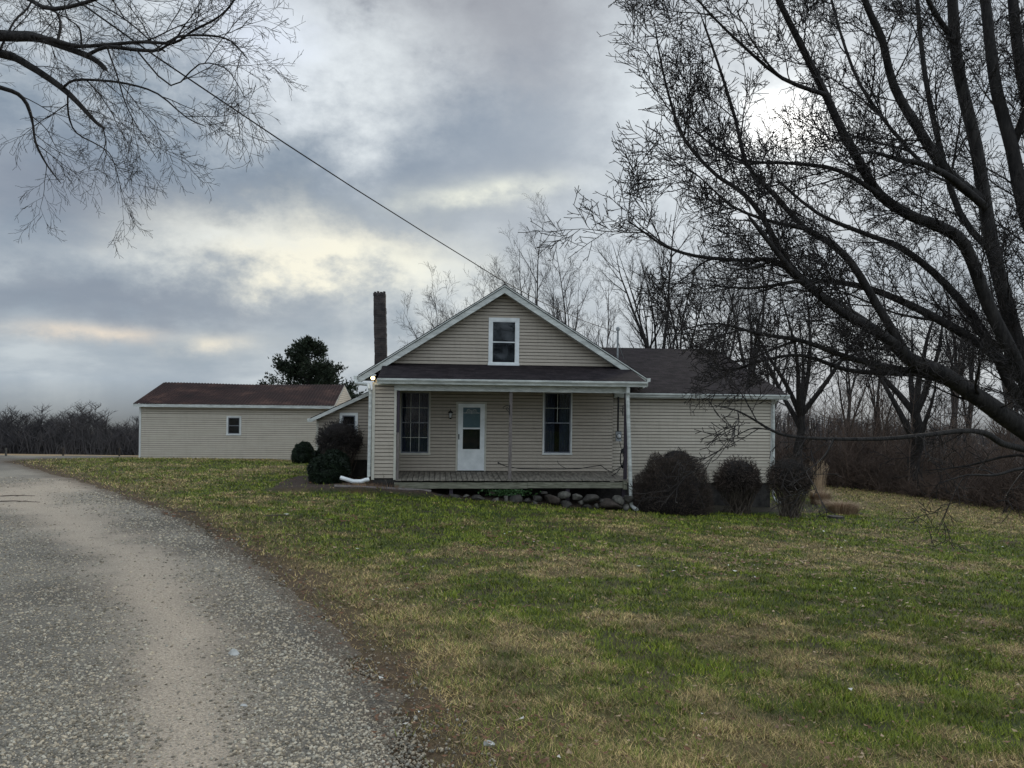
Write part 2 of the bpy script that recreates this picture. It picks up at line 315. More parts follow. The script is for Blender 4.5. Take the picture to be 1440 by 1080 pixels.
FILL_BOOST = 2.9
def build_world():
    w = bpy.data.worlds.new('World'); S.world = w; w.use_nodes = True; nt = w.node_tree; L = nt.links
    bg = nt.nodes['Background']; bg.inputs['Strength'].default_value = .1
    sky = N(nt, 'ShaderNodeTexSky', sky_type='NISHITA', sun_disc=False); sky.sun_elevation = SUN_EL; sky.sun_rotation = SUN_AZ
    tc = N(nt, 'ShaderNodeTexCoord'); D = tc.outputs['Generated']
    nrm = N(nt, 'ShaderNodeVectorMath', operation='NORMALIZE'); L.new(D, nrm.inputs[0]); D = nrm.outputs[0]
    sep = N(nt, 'ShaderNodeSeparateXYZ'); L.new(D, sep.inputs[0])
    def math_(op, a, b=None, c=None, clamp=False):
        n = N(nt, 'ShaderNodeMath', operation=op); n.use_clamp = clamp
        for i, q in enumerate((a, b, c)):
            if q is None: continue
            if isinstance(q, (int, float)): n.inputs[i].default_value = q
            else: L.new(q, n.inputs[i])
        return n.outputs[0]
    az = math_('ARCTAN2', sep.outputs[0], sep.outputs[1]); el = math_('ARCSINE', sep.outputs[2])
    # cloud deck coordinates: a flat layer overhead seen in perspective
    zz = math_('ADD', math_('MAXIMUM', sep.outputs[2], 0.0), .22)
    cx = math_('DIVIDE', sep.outputs[0], zz); cy = math_('DIVIDE', sep.outputs[1], zz)
    cv = N(nt, 'ShaderNodeCombineXYZ'); L.new(cx, cv.inputs[0]); L.new(cy, cv.inputs[1])
    def noise(vec, scale, detail=6, rough=.55, dist=0.0, off=(0, 0, 0), st=(1, 1, 1)):
        mp = N(nt, 'ShaderNodeMapping'); mp.inputs['Location'].default_value = off; mp.inputs['Scale'].default_value = st; L.new(vec, mp.inputs[0])
        n = N(nt, 'ShaderNodeTexNoise', i_Scale=scale, i_Detail=detail, i_Roughness=rough, i_Distortion=dist); L.new(mp.outputs[0], n.inputs['Vector']); return n.outputs['Fac']
    big = noise(cv.outputs[0], 1.1, 9, .55, 0, (3.1, 1.7, 0))
    med = noise(D, 4.0, 9, .58, 0, (1.3, 0, .4), (1, 1, 2.0))
    fine = noise(D, 10, 9, .62, 0, (0, 2, 0), (1, 1, 1.5))
    vfine = noise(D, 26, 6, .6, 0, (0, 5, 0), (1, 1, 1.5))
    # warp the blob coordinates so patches get cloudy outlines
    waz = math_('ADD', az, math_('MULTIPLY', math_('SUBTRACT', med, .5), .22)); wel = math_('ADD', el, math_('MULTIPLY', math_('SUBTRACT', fine, .5), .15)); wel2 = math_('ADD', el, math_('MULTIPLY', math_('SUBTRACT', fine, .5), .03))
    def blob(px, py, sx, sy, tilt=0.0, p=1.0):
        d = dirof(px, py); a0 = math.atan2(d.x, d.y); e0 = math.asin(d.z)
        da = math_('SUBTRACT', waz, a0); de = math_('SUBTRACT', wel2 if sy < .022 else wel, e0)
        ct, st_ = math.cos(tilt), math.sin(tilt)
        x = math_('ADD', math_('MULTIPLY', da, ct/sx), math_('MULTIPLY', de, st_/sx)); y = math_('ADD', math_('MULTIPLY', da, -st_/sy), math_('MULTIPLY', de, ct/sy))
        r = math_('ADD', math_('MULTIPLY', x, x), math_('MULTIPLY', y, y))
        return math_('EXPONENT', math_('MULTIPLY', r, -1.0))
    def mixc(fac, a, b):
        m = N(nt, 'ShaderNodeMix', data_type='RGBA'); m.clamp_factor = True
        for i, q in ((0, fac), (6, a), (7, b)):
            if isinstance(q, tuple): m.inputs[i].default_value = (*q, 1)
            elif isinstance(q, (int, float)): m.inputs[i].default_value = q
            else: L.new(q, m.inputs[i])
        return m.outputs[2]
    def sc(c): return tuple(10*q for q in c)
    t = math_('ADD', math_('MULTIPLY', big, .5), math_('ADD', math_('MULTIPLY', med, .35), math_('MULTIPLY', fine, .15)))
    base = ramp(nt, t, [(.38, sc((.125, .175, .235))), (.46, sc((.20, .245, .305))), (.53, sc((.31, .35, .395))), (.61, sc((.54, .575, .59)))])
    # thin veil over clear sky: let some of the blue sky through
    skyc = N(nt, 'ShaderNodeVectorMath', operation='SCALE', i_Scale=.5); L.new(sky.outputs[0], skyc.inputs[0])
    c = mixc(.10, base, skyc.outputs[0])
    # paler towards the horizon
    hz = math_('SUBTRACT', 1.0, math_('MULTIPLY', math_('ABSOLUTE', el), 4.2), clamp=True)
    c = mixc(math_('MULTIPLY', hz, .55), c, sc((.34, .40, .45)))
    tex = math_('ADD', .35, math_('MULTIPLY', math_('SUBTRACT', math_('ADD', math_('MULTIPLY', fine, .7), math_('MULTIPLY', vfine, .3)), .36), 4.2))
    def dark(c, col, f, *b): return mixc(math_('MULTIPLY', blob(*b), f), c, sc(col))
    def light(c, col, f, *b): return mixc(math_('MULTIPLY', math_('MULTIPLY', blob(*b), tex), f, clamp=True), c, sc(col))
    c = dark(c, (.155, .150, .178), .85, 800, 60, .26, .13)
    c = dark(c, (.165, .160, .185), .6, 600, 10, .22, .07)
    c = dark(c, (.135, .185, .25), .85, 320, 255, .22, .062, -.15)
    c = dark(c, (.15, .195, .26), .8, 620, 215, .2, .07, .1)
    c = dark(c, (.19, .22, .27), .7, 190, 425, .26, .035, .0)
    c = dark(c, (.20, .225, .275), .6, 60, 270, .2, .05, .0)
    c = dark(c, (.19, .22, .265), .6, 780, 300, .1, .05, .0)
    c = light(c, (.62, .66, .68), .75, 470, 90, .14, .10, .2)
    c = light(c, (.62, .66, .68), .7, 250, 40, .28, .09, .0)
    c = light(c, (.60, .66, .78), .6, 330, 40, .08, .06, .0)
    c = light(c, (.74, .71, .59), 1.1, 430, 350, .145, .040, -.05)
    c = light(c, (.80, .78, .64), .8, 560, 372, .10, .028, -.15)
    c = light(c, (.62, .64, .60), .7, 640, 400, .08, .03, -.15)
    c = light(c, (.80, .80, .66), .95, 700, 270, .10, .016, .12)
    c = light(c, (.72, .62, .50), .75, 130, 468, .065, .009, .0)
    c = light(c, (.70, .65, .54), .8, 330, 487, .045, .012, .02)
    c = light(c, (.60, .63, .62), .7, 600, 440, .10, .05, .0)
    c = light(c, (.60, .63, .62), .6, 300, 330, .1, .03, .15)
    c = light(c, (.62, .66, .68), .9, 900, 190, .09, .20, .0)
    # the veil of cloud lit up around the sun
    dt = N(nt, 'ShaderNodeVectorMath', operation='DOT_PRODUCT'); L.new(D, dt.inputs[0]); dt.inputs[1].default_value = sd[:]
    cosd = math_('MAXIMUM', dt.outputs['Value'], 0.0)
    g1 = math_('POWER', cosd, 14.0); g2 = math_('POWER', cosd, 170.0); 
    c = mixc(math_('MULTIPLY', g1, .62), c, sc((.44, .49, .54)))
    c = mixc(math_('MULTIPLY', math_('MULTIPLY', g2, tex), .7, clamp=True), c, sc((.85, .88, .88)))
    g3 = blob(1112, 172, .042, .023, -.2)
    c = mixc(math_('MULTIPLY', g3, .85, clamp=True), c, sc((2.0, 1.97, 1.9)))
    # ground side of the world stays dim
    dn = math_('MULTIPLY', el, -14.0, clamp=True)
    c = mixc(dn, c, sc((.10, .10, .09)))
    # unseen sky overhead and behind is boosted to light the lawn and facade
    bd = N(nt, 'ShaderNodeVectorMath', operation='DOT_PRODUCT'); L.new(D, bd.inputs[0]); bd.inputs[1].default_value = (0, -.42, .907)
    br = N(nt, 'ShaderNodeMapRange', interpolation_type='SMOOTHSTEP', i_From_Min=.12, i_From_Max=.8, i_To_Min=1.0, i_To_Max=FILL_BOOST); L.new(bd.outputs['Value'], br.inputs['Value'])
    fin = N(nt, 'ShaderNodeVectorMath', operation='SCALE'); L.new(c, fin.inputs[0]); L.new(br.outputs[0], fin.inputs['Scale'])
    L.new(fin.outputs[0], bg.inputs['Color'])
build_world()
# ------------------------------------------------------------------ house axes
TH = math.radians(5.5); U = Vector((math.cos(TH), math.sin(TH), 0)); V = Vector((-math.sin(TH), math.cos(TH), 0))
O = Vector((-3.845, 21.24, 0)); HF = frame(O, U, V)
def hc(px, py, w=0.0, fo=O):      # sight line -> (u, z) on the house plane at depth w
    p = P(px, py, 1.0); dx, dz = p.x, p.z-EYE
    base = fo + V*w
    # base + U*s = d*(dx,1)
    s = (dx*base.y - base.x)/(U.x - dx*U.y); d = base.y+U.y*s
    return s, EYE+dz*d
def inv(x, y):
    rx = x-O.x; ry = y-O.y
    return rx*U.x+ry*U.y, rx*V.x+ry*V.y
def beds(x, y):
    u, w = inv(np.asarray(x, float), np.asarray(y, float)); n = (fbm(x, y, 1.2, 41, 3)-.5)*.5
    b1 = sst(-2.9, -2.5, u+n)*(1-sst(1.2, 2.0, u+n))*sst(-.75, -.55, w+n*.4)*(1-sst(3.6, 3.9, w))
    b2 = sst(.9, 1.3, u+n)*(1-sst(7.2, 7.5, u))*sst(-.45, -.25, w+n*.3)*(1-sst(2.6, 3.0, w))
    b3 = sst(7.0, 7.4, u)*(1-sst(14.6, 15.2, u+n))*sst(.35, .75, w+n)*(1-sst(3.6, 4.2, w))
    return b1, b2, b3
_G0 = G
def G(x, y):
    z = _G0(x, y); b1, b2, b3 = beds(x, y)
    u, w = inv(np.asarray(x, float), np.asarray(y, float))
    return z + b1*(.13-.0*u) + b2*.03

# ------------------------------------------------------------------ driveway edge  x = XR(y)
_e = [hit(*q) for q in ((608, 1079), (572, 1010), (528, 950), (470, 890), (415, 835), (358, 788), (292, 746), (228, 716), (165, 694), (108, 675), (68, 663))]
_ey = [-8, 0]+[p.y for p in _e]; _ex = [1.1, .2]+[p.x for p in _e]
_ey += [31.5, 33.5, 35.2, 36.5, 40, 46]; _ex += [-20.6, -20.9, -19.9, -18.6, -17.6, -17.2]
_yy = np.linspace(-8, 46, 1400); _xx = np.interp(_yy, _ey, _ex)
_k = np.exp(-.5*(np.arange(-20, 21)/8.0)**2); _k /= _k.sum(); _xx = np.convolve(np.pad(_xx, 20, mode='edge'), _k, mode='valid')
def XR(y): return np.interp(y, _yy, _xx)
def XL(y): return np.interp(y, [-8, 0, 4, 10, 20, 30, 46], [-4.6, -4.9, -5.3, -9.6, -18.5, -33, -42])
_r = [hit(*q) for q in ((262, 1075), (262, 980), (245, 900), (215, 830), (165, 772), (95, 728), (10, 694))]
def RUT(y): return np.interp(y, [-8]+[p.y for p in _r], [-1.2]+[p.x for p in _r])
def rutmask(x, y):
    d = (x-RUT(y)); wd = np.interp(y, [0, 4, 8, 14, 22, 30], [.42, .45, .68, 1.2, 2.4, 4])
    n = (fbm(x, y, .8, 77, 3)-.5)*.9
    a = np.exp(-(d/wd+n)**2*1.3)
    d2 = d + np.interp(y, [0, 4, 8, 14, 22, 30], [1.55, 1.6, 1.9, 2.6, 4, 6])
    return a, np.exp(-(d2/wd+n)**2*1.6)*.45
def lerp(a, b, t): return np.asarray(a)*(1-t[:, None])+np.asarray(b)*t[:, None]
def gravel_col(x, y):
    a, b = rutmask(x, y); n = fbm(x, y, 1.5, 5, 4); n2 = fbm(x, y, .25, 6, 3)
    c = lerp((.105, .094, .078), (.21, .19, .155), sst(.3, .7, n))
    c = lerp(c, (.42, .345, .262), np.clip(a*.95*sst(.15, .6, n2+.25), 0, 1))
    c = lerp(c, (.33, .29, .23), np.clip(b*.9, 0, 1))
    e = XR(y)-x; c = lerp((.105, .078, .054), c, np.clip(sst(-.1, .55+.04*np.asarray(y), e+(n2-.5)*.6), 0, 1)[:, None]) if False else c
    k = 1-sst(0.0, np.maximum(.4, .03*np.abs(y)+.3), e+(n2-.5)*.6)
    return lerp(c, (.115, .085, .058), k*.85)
def lawn(x, y):
    """greenness, bareness and colour of the lawn"""
    n = fbm(x, y, 2.3, 21, 5); n2 = fbm(x, y, .45, 22, 4); n3 = fbm(x, y, 9, 23, 2)
    e = x-XR(y)
    g = sst(.36, .56, n*.5+n2*.5 + (n3-.5)*.25 + .02)
    g = g*(.25+.75*sst(.3, 2.6-0*y, e+(n-.5)*1.6))                                 # tan beside the gravel
    u, w = inv(x, y)
    dryr = sst(9, 15, x)*sst(16, 23, y)                     # straw coloured slope by the thicket
    g = g*(1-.85*dryr)
    far = sst(33, 37, y); g = g*(1-far*.95)
    bare = 1-sst(.05, np.maximum(.75, .045*np.abs(y)+.45), e+(n2-.5)*1.0+(n-.5)*.6)
    # worn reddish patch in front of the porch
    bare = np.maximum(bare, np.exp(-(((x-.6)/2.2)**2+((y-17.2)/1.3)**2))*1.1*sst(.4, .6, n2))
    bare = np.maximum(bare, sst(.56, .72, n2+(n-.5)*.4)*.75)
    return g, np.clip(bare, 0, 1), n, n2, dryr
def lawn_col(x, y):
    g, bare, n, n2, dry = lawn(x, y)
    c = lerp((.115, .088, .036), (.028, .046, .009), g)
    c = lerp(c, (.22, .16, .08), dry*.6)
    c = lerp(c, (.075, .047, .029), bare*.85)
    far = sst(34, 40, y); c = lerp(c, (.25, .175, .095), far)
    b1, b2, b3 = beds(x, y); c = lerp(c, (.055, .038, .028), np.clip(b1+b2, 0, 1)); c = lerp(c, (.04, .032, .024), b3*.9)
    return c
def axis(a, b, st, lo, hi, gr=1.07):
    v = list(np.arange(a, b+1e-6, st)); s = st; q = a
    while q > lo: s *= gr; q -= s; v.insert(0, q)
    s = st; q = v[-1]
    while q < hi: s *= gr; q += s; v.append(q)
    return np.array(v)
def grid(name, X, Y, colf, mat, dz=0):
    nx, ny = X.shape[1], X.shape[0]; x = X.ravel(); y = Y.ravel()
    z = G(x, y)+dz; idx = np.arange(nx*ny).reshape(ny, nx)
    Fc = np.stack([idx[:-1, :-1].ravel(), idx[:-1, 1:].ravel(), idx[1:, 1:].ravel(), idx[1:, :-1].ravel()], 1)
    return np_mesh(name, np.stack([x, y, z], 1), Fc, mat, colf(x, y), smooth=True)
M['ground'] = mat_attr('winter lawn soil', .95, .45, 18, .8, 90, .015)
M['gravel'] = mat_attr('packed gravel', .9, .5, 55, 1, 70, .012, extra='vor')
ax = axis(-22, 20, .17, -900, 900); ay = axis(2.5, 30, .16, -120, 880)
XX, YY = np.meshgrid(ax, ay)
g_ = grid('ground', XX, YY, lawn_col, M['ground']); g_['kind'] = 'structure'
t = np.concatenate([np.linspace(0, .86, 90), np.linspace(.87, 1, 40)])
rows = np.concatenate([np.arange(-6, 14, .11), np.arange(14, 45.6, .2)])
TT, YY = np.meshgrid(t, rows); xr = XR(YY)+(fbm(YY.ravel(), YY.ravel()*0, .55, 31, 5).reshape(YY.shape)-.5)*.6; XX = XL(YY)+(xr-XL(YY))*TT
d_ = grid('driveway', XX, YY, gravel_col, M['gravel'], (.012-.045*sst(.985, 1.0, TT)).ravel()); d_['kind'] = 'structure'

# ------------------------------------------------------------------ loose stones on the gravel
def scatter(n, y0, y1, k=.78):
    y = y0*(y1/y0)**rng.random(n); x = (rng.random(n)*2-1)*k*y; return x, y
x, y = scatter(420000, 3.1, 24); e = XR(y)-x
a, b = rutmask(x, y)
keep = (e > -.35) & (x > XL(y)) & (rng.random(len(x)) < (1-.93*np.clip((a+b)*1.15, 0, 1))*np.clip(.35+.65*sst(-.35, .4, e), 0, 1)) & (rng.random(len(x)) < .35+.65*fbm(x, y, .6, 91, 3)*1.2)
keep &= ~((e < 0) & (rng.random(len(x)) < .75))
x, y, e = x[keep][:165000], y[keep][:165000], e[keep][:165000]; n = len(x)
big = np.exp(-((e-1.0)/.9)**2)
r = (.0035+.0080*rng.random(n)**3.5+.004*big*rng.random(n))*np.clip(.72+.06*y, 1, 2.6)
cube = np.array([[-1, -1, -1], [1, -1, -1], [1, 1, -1], [-1, 1, -1], [-1, -1, 1], [1, -1, 1], [1, 1, 1], [-1, 1, 1]], float)*.75
fq = np.array([[0, 3, 2, 1], [4, 5, 6, 7], [0, 1, 5, 4], [1, 2, 6, 5], [2, 3, 7, 6], [3, 0, 4, 7]])
Vv = cube[None]*(1+.55*(rng.random((n, 8, 3))-.5)); Vv = Vv*np.stack([1+.5*rng.random(n), .8+.3*rng.random(n), .45+.3*rng.random(n)], 1)[:, None, :]
Vv[:, 4:, :2] *= .72
th = rng.random(n)*6.283; c_, s_ = np.cos(th), np.sin(th)
vx = Vv[:, :, 0]*c_[:, None]-Vv[:, :, 1]*s_[:, None]; vy = Vv[:, :, 0]*s_[:, None]+Vv[:, :, 1]*c_[:, None]; tl = (rng.random(n)-.5)*.9
vz = Vv[:, :, 2]+vx*tl[:, None]
Z = G(x, y)+.012
W_ = np.stack([x[:, None]+vx*r[:, None], y[:, None]+vy*r[:, None], Z[:, None]+.2*r[:, None]+vz*r[:, None]], 2).reshape(-1, 3)
Fc = (fq[None]+(np.arange(n)*8)[:, None, None]).reshape(-1, 4)
tone = rng.random(n)**1.25; cc = np.array([.125, .113, .093])*(1-tone[:, None])+np.array([.52, .475, .395])*tone[:, None]
cc *= (1+.12*(rng.random((n, 1))-.5)*np.array([[1, 0, -1.2]])); cc = np.where((e < .2)[:, None], cc*.7, cc)*np.array([[1.06, 1, .9]])
np_mesh('loose_gravel', W_, Fc, M['stone'], np.repeat(cc, 8, 0), kind='stuff')

# ------------------------------------------------------------------ grass blades
def blades(n, y0, y1, name, k=.80):
    x, y = scatter(n, y0, y1, k); e = x-XR(y)
    g, bare, n1, n2, dry = lawn(x, y); b1, b2, b3 = beds(x, y)
    dens = (.25+.75*sst(0, .6, e))*(1-.72*bare)*(1-.95*np.clip(b1+b2, 0, 1))*(1-.8*b3)*(.45+.55*sst(.3, .6, fbm(x, y, .15, 60, 2)))
    u, w = inv(x, y); ins = ((u > -.1) & (w > -.05) & (u < 12.3) & (w < 14)) | ((u > -1.9) & (u < 0) & (w > 3.8) & (w < 11))
    keep = (e > -.12) & (rng.random(n) < dens) & ~ins
    x, y, g, bare, dry, n2 = x[keep], y[keep], g[keep], bare[keep], dry[keep], n2[keep]; n = len(x)
    cl = fbm(x, y, .15, 60, 2); tall = sst(.35, .75, cl)
    dead = rng.random(n) > (.16+.80*g)
    h = .82*(.012+.022*rng.random(n)+.036*tall*rng.random(n))*(1+.03*y)*np.where(dead, .7, 1.1); wd = (.0011+.0013*rng.random(n))*np.clip(y/3.6, 1, 7)
    th = rng.random(n)*6.283; ln = (.35+1.5*rng.random(n))*np.where(dead, 1.7, .85)
    dx, dy = np.cos(th), np.sin(th); z = G(x, y)
    p0 = np.stack([x-dy*wd, y+dx*wd, z-.004], 1); p1 = np.stack([x+dy*wd, y-dx*wd, z-.004], 1)
    p2 = np.stack([x+dx*h*ln, y+dy*h*ln, z+h], 1)
    Vv = np.stack([p0, p1, p2], 1).reshape(-1, 3); Fc = np.arange(3*n).reshape(-1, 3)
    r = rng.random(n)
    cg = lerp((.040, .072, .004), (.235, .265, .018), r); cg = lerp(cg, (.16, .17, .05), (1-g)*.5)
    cd = lerp((.10, .062, .024), (.68, .49, .20), r**1.4)
    c = np.where(dead[:, None], cd, cg)
    c = c*(.28+1.45*fbm(x, y, .34, 88, 4))[:, None]
    return np_mesh(name, Vv, Fc, M['grassblade'], np.repeat(c, 3, 0), kind='stuff')
blades(1150000, 3.2, 40, 'lawn_grass')

# ------------------------------------------------------------------ fallen leaves and bits on the lawn
x, y = scatter(19000, 3.4, 24); e = x-XR(y); cl = fbm(x, y, 1.4, 14, 3)
keep = (e > -.25) & (rng.random(len(x)) < .5*(np.abs(e-.25) < .55)*(vn(x, y, .5, 4) > .45)+.10+.9*sst(.48, .72, cl)); u_, w_ = inv(x, y); keep &= ~((u_ > -.5) & (w_ > -.4))
x, y = x[keep], y[keep]; n = len(x); s = (.011+.018*rng.random(n)**1.5)*np.clip(y/7, .9, 1.9); th = rng.random(n)*6.283
px = np.array([-1, 0, 1, 0]); py_ = np.array([0, .55, .1, -.5]); pz = np.array([.35, 0, .55, .25])
lx = px[None]*np.cos(th)[:, None]-py_[None]*np.sin(th)[:, None]; ly = px[None]*np.sin(th)[:, None]+py_[None]*np.cos(th)[:, None]
Vv = np.stack([x[:, None]+lx*s[:, None], y[:, None]+ly*s[:, None], G(x, y)[:, None]+.034+(pz[None]*(.4+1.0*rng.random((n, 1))))*s[:, None]], 2).reshape(-1, 3)
kind = rng.random(n); c = np.where((kind < .80)[:, None], np.array([[.13, .062, .032]]), np.where((kind < .985)[:, None], np.array([[.27, .19, .11]]), np.array([[.62, .59, .52]])))
c = c*(.7+.6*rng.random((n, 1)))
np_mesh('fallen_leaves', Vv, np.arange(4*n).reshape(-1, 4), M['leaf'], np.repeat(c, 4, 0), kind='stuff')
CH = .1016; GAP = .019
def siding(mb, fr, z0, z1, L, R, w, holes=(), face=-1, ref=None):
    """lapped courses with their lower edge standing proud; L(z), R(z) bound the wall, holes are (a0,a1,z0,z1)"""
    ref = z0 if ref is None else ref
    cuts = {z0, z1}
    k = math.floor((z0-ref)/CH)
    while ref+k*CH < z1:
        if ref+k*CH > z0: cuts.add(ref+k*CH)
        k += 1
    for h in holes:
        for q in (h[2], h[3]):
            if z0 < q < z1: cuts.add(q)
    cs = sorted(cuts)
    def off(z, up):
        t = ((z-ref)/CH) % 1.0
        if up and t < 1e-4: t = 1.0
        if (not up) and t > .9999: t = 0.0
        return w+face*(.015*(1-t)+.001)
    for a, b in zip(cs[:-1], cs[1:]):
        if b-a < 1e-5: continue
        m = (a+b)/2; spans = [((L(a), R(a)), (L(b), R(b)))]
        iv = [(0.0, None)]
        l0, r0, l1, r1 = L(a), R(a), L(b), R(b)
        if r0-l0 < .002 and r1-l1 < .002: continue
        hs = sorted([(h[0], h[1]) for h in holes if h[2] < m < h[3]])
        edges = [(l0, l1)]
        for h in hs: edges += [(h[0], h[0]), (h[1], h[1])]
        edges.append((r0, r1))
        oa, ob = off(a, False), off(b, True)
        first = abs(((a-ref)/CH) - round((a-ref)/CH)) < 1e-3
        for i in range(0, len(edges), 2):
            (e0, e1), (f0, f1) = edges[i], edges[i+1]
            if f0-e0 < .002 and f1-e1 < .002: continue
            mb.quad(fr(e0, oa, a), fr(f0, oa, a), fr(f1, ob, b), fr(e1, ob, b))
            if first:
                g_ = min(GAP, (b-a)*.5); wb = w-face*.045; q_ = g_/(b-a); g0, g1 = e0+(e1-e0)*q_, f0+(f1-f0)*q_
                oc = off(a+g_, False)
                mb.v[-4:] = [fr(g0, oc, a+g_), fr(g1, oc, a+g_), fr(f1, ob, b), fr(e1, ob, b)]
                mb.quad(fr(g0, wb, a+g_), fr(g1, wb, a+g_), fr(g1, oc, a+g_), fr(g0, oc, a+g_))
                mb.cur = 1; mb.quad(fr(e0, wb, a), fr(f0, wb, a), fr(g1, wb, a+g_), fr(g0, wb, a+g_)); mb.cur = 0  # back of the gap painted dark as the lap's shadow
                mb.quad(fr(e0, w+face*.001, a), fr(f0, w+face*.001, a), fr(f0, wb, a), fr(e0, wb, a))
def ext(mb, fr, a0, a1, prof):      # (w,z) profile extruded along the front
    n = len(prof)
    for i in range(n):
        (w0, z0), (w1, z1) = prof[i], prof[(i+1) % n]
        mb.quad(fr(a0, w0, z0), fr(a1, w0, z0), fr(a1, w1, z1), fr(a0, w1, z1))
    mb.face([fr(a0, w, z) for w, z in prof]); mb.face([fr(a1, w, z) for w, z in prof][::-1])
def gutter(name, fr, a0, a1, w, z, parent, s=.13, mat='gutter'):
    mb = MB()
    pr = [(w, z), (w, z-s), (w-.55*s, z-s), (w-.62*s, z-.72*s), (w-.78*s, z-.5*s), (w-.92*s, z-.32*s), (w-.92*s, z+.0), (w-.80*s, z+.0), (w-.80*s, z-.28*s), (w-.5*s, z-.9*s), (w-.03*s, z-.9*s)]
    ext(mb, fr, a0, a1, pr)
    # end caps
    for a in (a0, a1): mb.box(fr, a-.004, a+.004, w-.88*s, w-.01, z-.9*s, z-.03*s)
    return mb.build(name, M[mat], parent)
def slab(mb, pts, th, uvo=(0, 0)):   # quad (4 pts, ccw from eave-left) with thickness, uv in metres
    a, b, c, d = pts; dn = Vector((0, 0, -th))
    lu = (b-a).length; lv = (d-a).length
    mb.quad(a, b, c, d, [(0+uvo[0], 0), (lu+uvo[0], 0), (lu+uvo[0], lv), (uvo[0], lv)])
    mb.quad(a+dn, d+dn, c+dn, b+dn)
    for p, q in ((a, b), (b, c), (c, d), (d, a)): mb.quad(p+dn, q+dn, q, p)
def window(fr, parent, r, w, trim=.06, trimmat='trim_cream', sash='sash', cols=1, rows=1, curtain=True, lower=True, name='window', cmat='curtain', proud=.035, sashw=.035):
    a0, a1, z0, z1 = r
    mb = MB()
    mb.box(fr, a0, a0+trim, w-proud, w+.05, z0, z1); mb.box(fr, a1-trim, a1, w-proud, w+.05, z0, z1)
    mb.box(fr, a0+trim, a1-trim, w-proud, w+.05, z1-trim, z1); mb.box(fr, a0-.012, a1+.012, w-proud-.02, w+.05, z0-.02, z0+trim*.7)
    win = mb.build(name, M[trimmat], parent)
    b0, b1, y0, y1 = a0+trim, a1-trim, z0+trim*.7, z1-trim; zm = y0+(y1-y0)*.5
    f = MB(); q = sashw
    f.box(fr, b0, b0+q, w-proud+.012, w+.035, y0, y1); f.box(fr, b1-q, b1, w-proud+.012, w+.035, y0, y1)
    f.box(fr, b0+q, b1-q, w-proud+.012, w+.035, y1-q, y1); f.box(fr, b0+q, b1-q, w-proud+.012, w+.035, y0, y0+q)
    f.box(fr, b0+q, b1-q, w-proud+.008, w+.035, zm-q*.5, zm+q*.5)
    f.build('sash', M[sash], win)
    g = MB(); g.quad(fr(b0+q, w+.012, y0+q), fr(b1-q, w+.012, y0+q), fr(b1-q, w+.012, y1-q), fr(b0+q, w+.012, y1-q)); g.build('pane', M['glass'], win)
    if cols > 1:
        mu = MB()
        for (s0, s1) in (((zm+q*.5, y1-q), (y0+q, zm-q*.5)) if lower else ((zm+q*.5, y1-q),)):
            for i in range(1, cols):
                c = b0+q+(b1-b0-2*q)*i/cols; mu.box(fr, c-.007, c+.007, w+.000, w+.010, s0, s1)
            for i in range(1, rows):
                c = s0+(s1-s0)*i/rows; mu.box(fr, b0+q, b1-q, w+.0005, w+.0095, c-.007, c+.007)
        mu.build('muntin', M['gutter'], win)
    rm = MB(); D = .55      # the unlit room behind the glass
    P8 = lambda a, ww, z: fr(a, ww, z)
    rm.quad(P8(a0, w+D, z0), P8(a1, w+D, z0), P8(a1, w+D, z1), P8(a0, w+D, z1))
    rm.quad(P8(a0, w+.05, z0), P8(a0, w+D, z0), P8(a0, w+D, z1), P8(a0, w+.05, z1)); rm.quad(P8(a1, w+.05, z0), P8(a1, w+.05, z1), P8(a1, w+D, z1), P8(a1, w+D, z0))
    rm.quad(P8(a0, w+.05, z0), P8(a1, w+.05, z0), P8(a1, w+D, z0), P8(a0, w+D, z0)); rm.quad(P8(a0, w+.05, z1), P8(a0, w+D, z1), P8(a1, w+D, z1), P8(a1, w+.05, z1))
    rm.build('window_recess', M['dark'], win)
    if curtain:
        cu = MB()
        segs = [(a0+.02, a1-.02)] if curtain == 'full' else [(a0+.02, a0+(a1-a0)*.42), (a0+(a1-a0)*.58, a1-.02)]
        for s0, s1 in segs:
            n = int((s1-s0)/.012); pts = [(s0+(s1-s0)*i/n, w+.11+.018*math.sin(i*1.05+.7*math.sin(i*.31))) for i in range(n+1)]
            for (p, pw), (c, cw) in zip(pts[:-1], pts[1:]): cu.quad(fr(p, pw, z0), fr(c, cw, z0), fr(c, cw, z1), fr(p, pw, z1))
        cu.build('curtain', M[cmat], win)
    return win
def rect(x0, y0, x1, y1, w, fo=O):
    a0, zb = hc(x0, y1, w, fo); a1, zt = hc(x1, y0, w, fo); zb2 = hc(x1, y1, w, fo)[1]; zt2 = hc(x0, y0, w, fo)[1]
    return (a0, a1, (zb+zb2)/2, (zt+zt2)/2)

# ================================================================== FARMHOUSE
gz = Gz(*HF(3, 0, 0)[:2])
HOUSE = thing('farmhouse', HF(3.6, 0, gz), 'tan sided farmhouse with front gable, recessed porch, tall brick chimney and low right wing', 'house')
DK = hc(700, 663, 2.0)[1]                     # deck level
UL, UR = .02, hc(884, 600, 0)[0]; BW = 2.0    # main block, back wall of the porch
us = hc(557, 600, 0)[0]                       # end of the short front wall left of the porch
zbeam0 = hc(720, 551, .0)[1]; zbeam1 = hc(720, 541.5, 0)[1]
zpr = hc(720, 513.5, BW)[1]                   # porch roof meets the gable
au, azp = hc(710, 399.5, 1.55); lu, lz = hc(503.5, 527, 1.55); ru, rz = hc(909, 530.5, 1.55)
sL = (azp-lz)/(au-lu); sR = (azp-rz)/(ru-au)
W1, W2 = rect(561, 549.5, 606, 638.5, BW), rect(762.5, 550.5, 805, 638.5, BW)
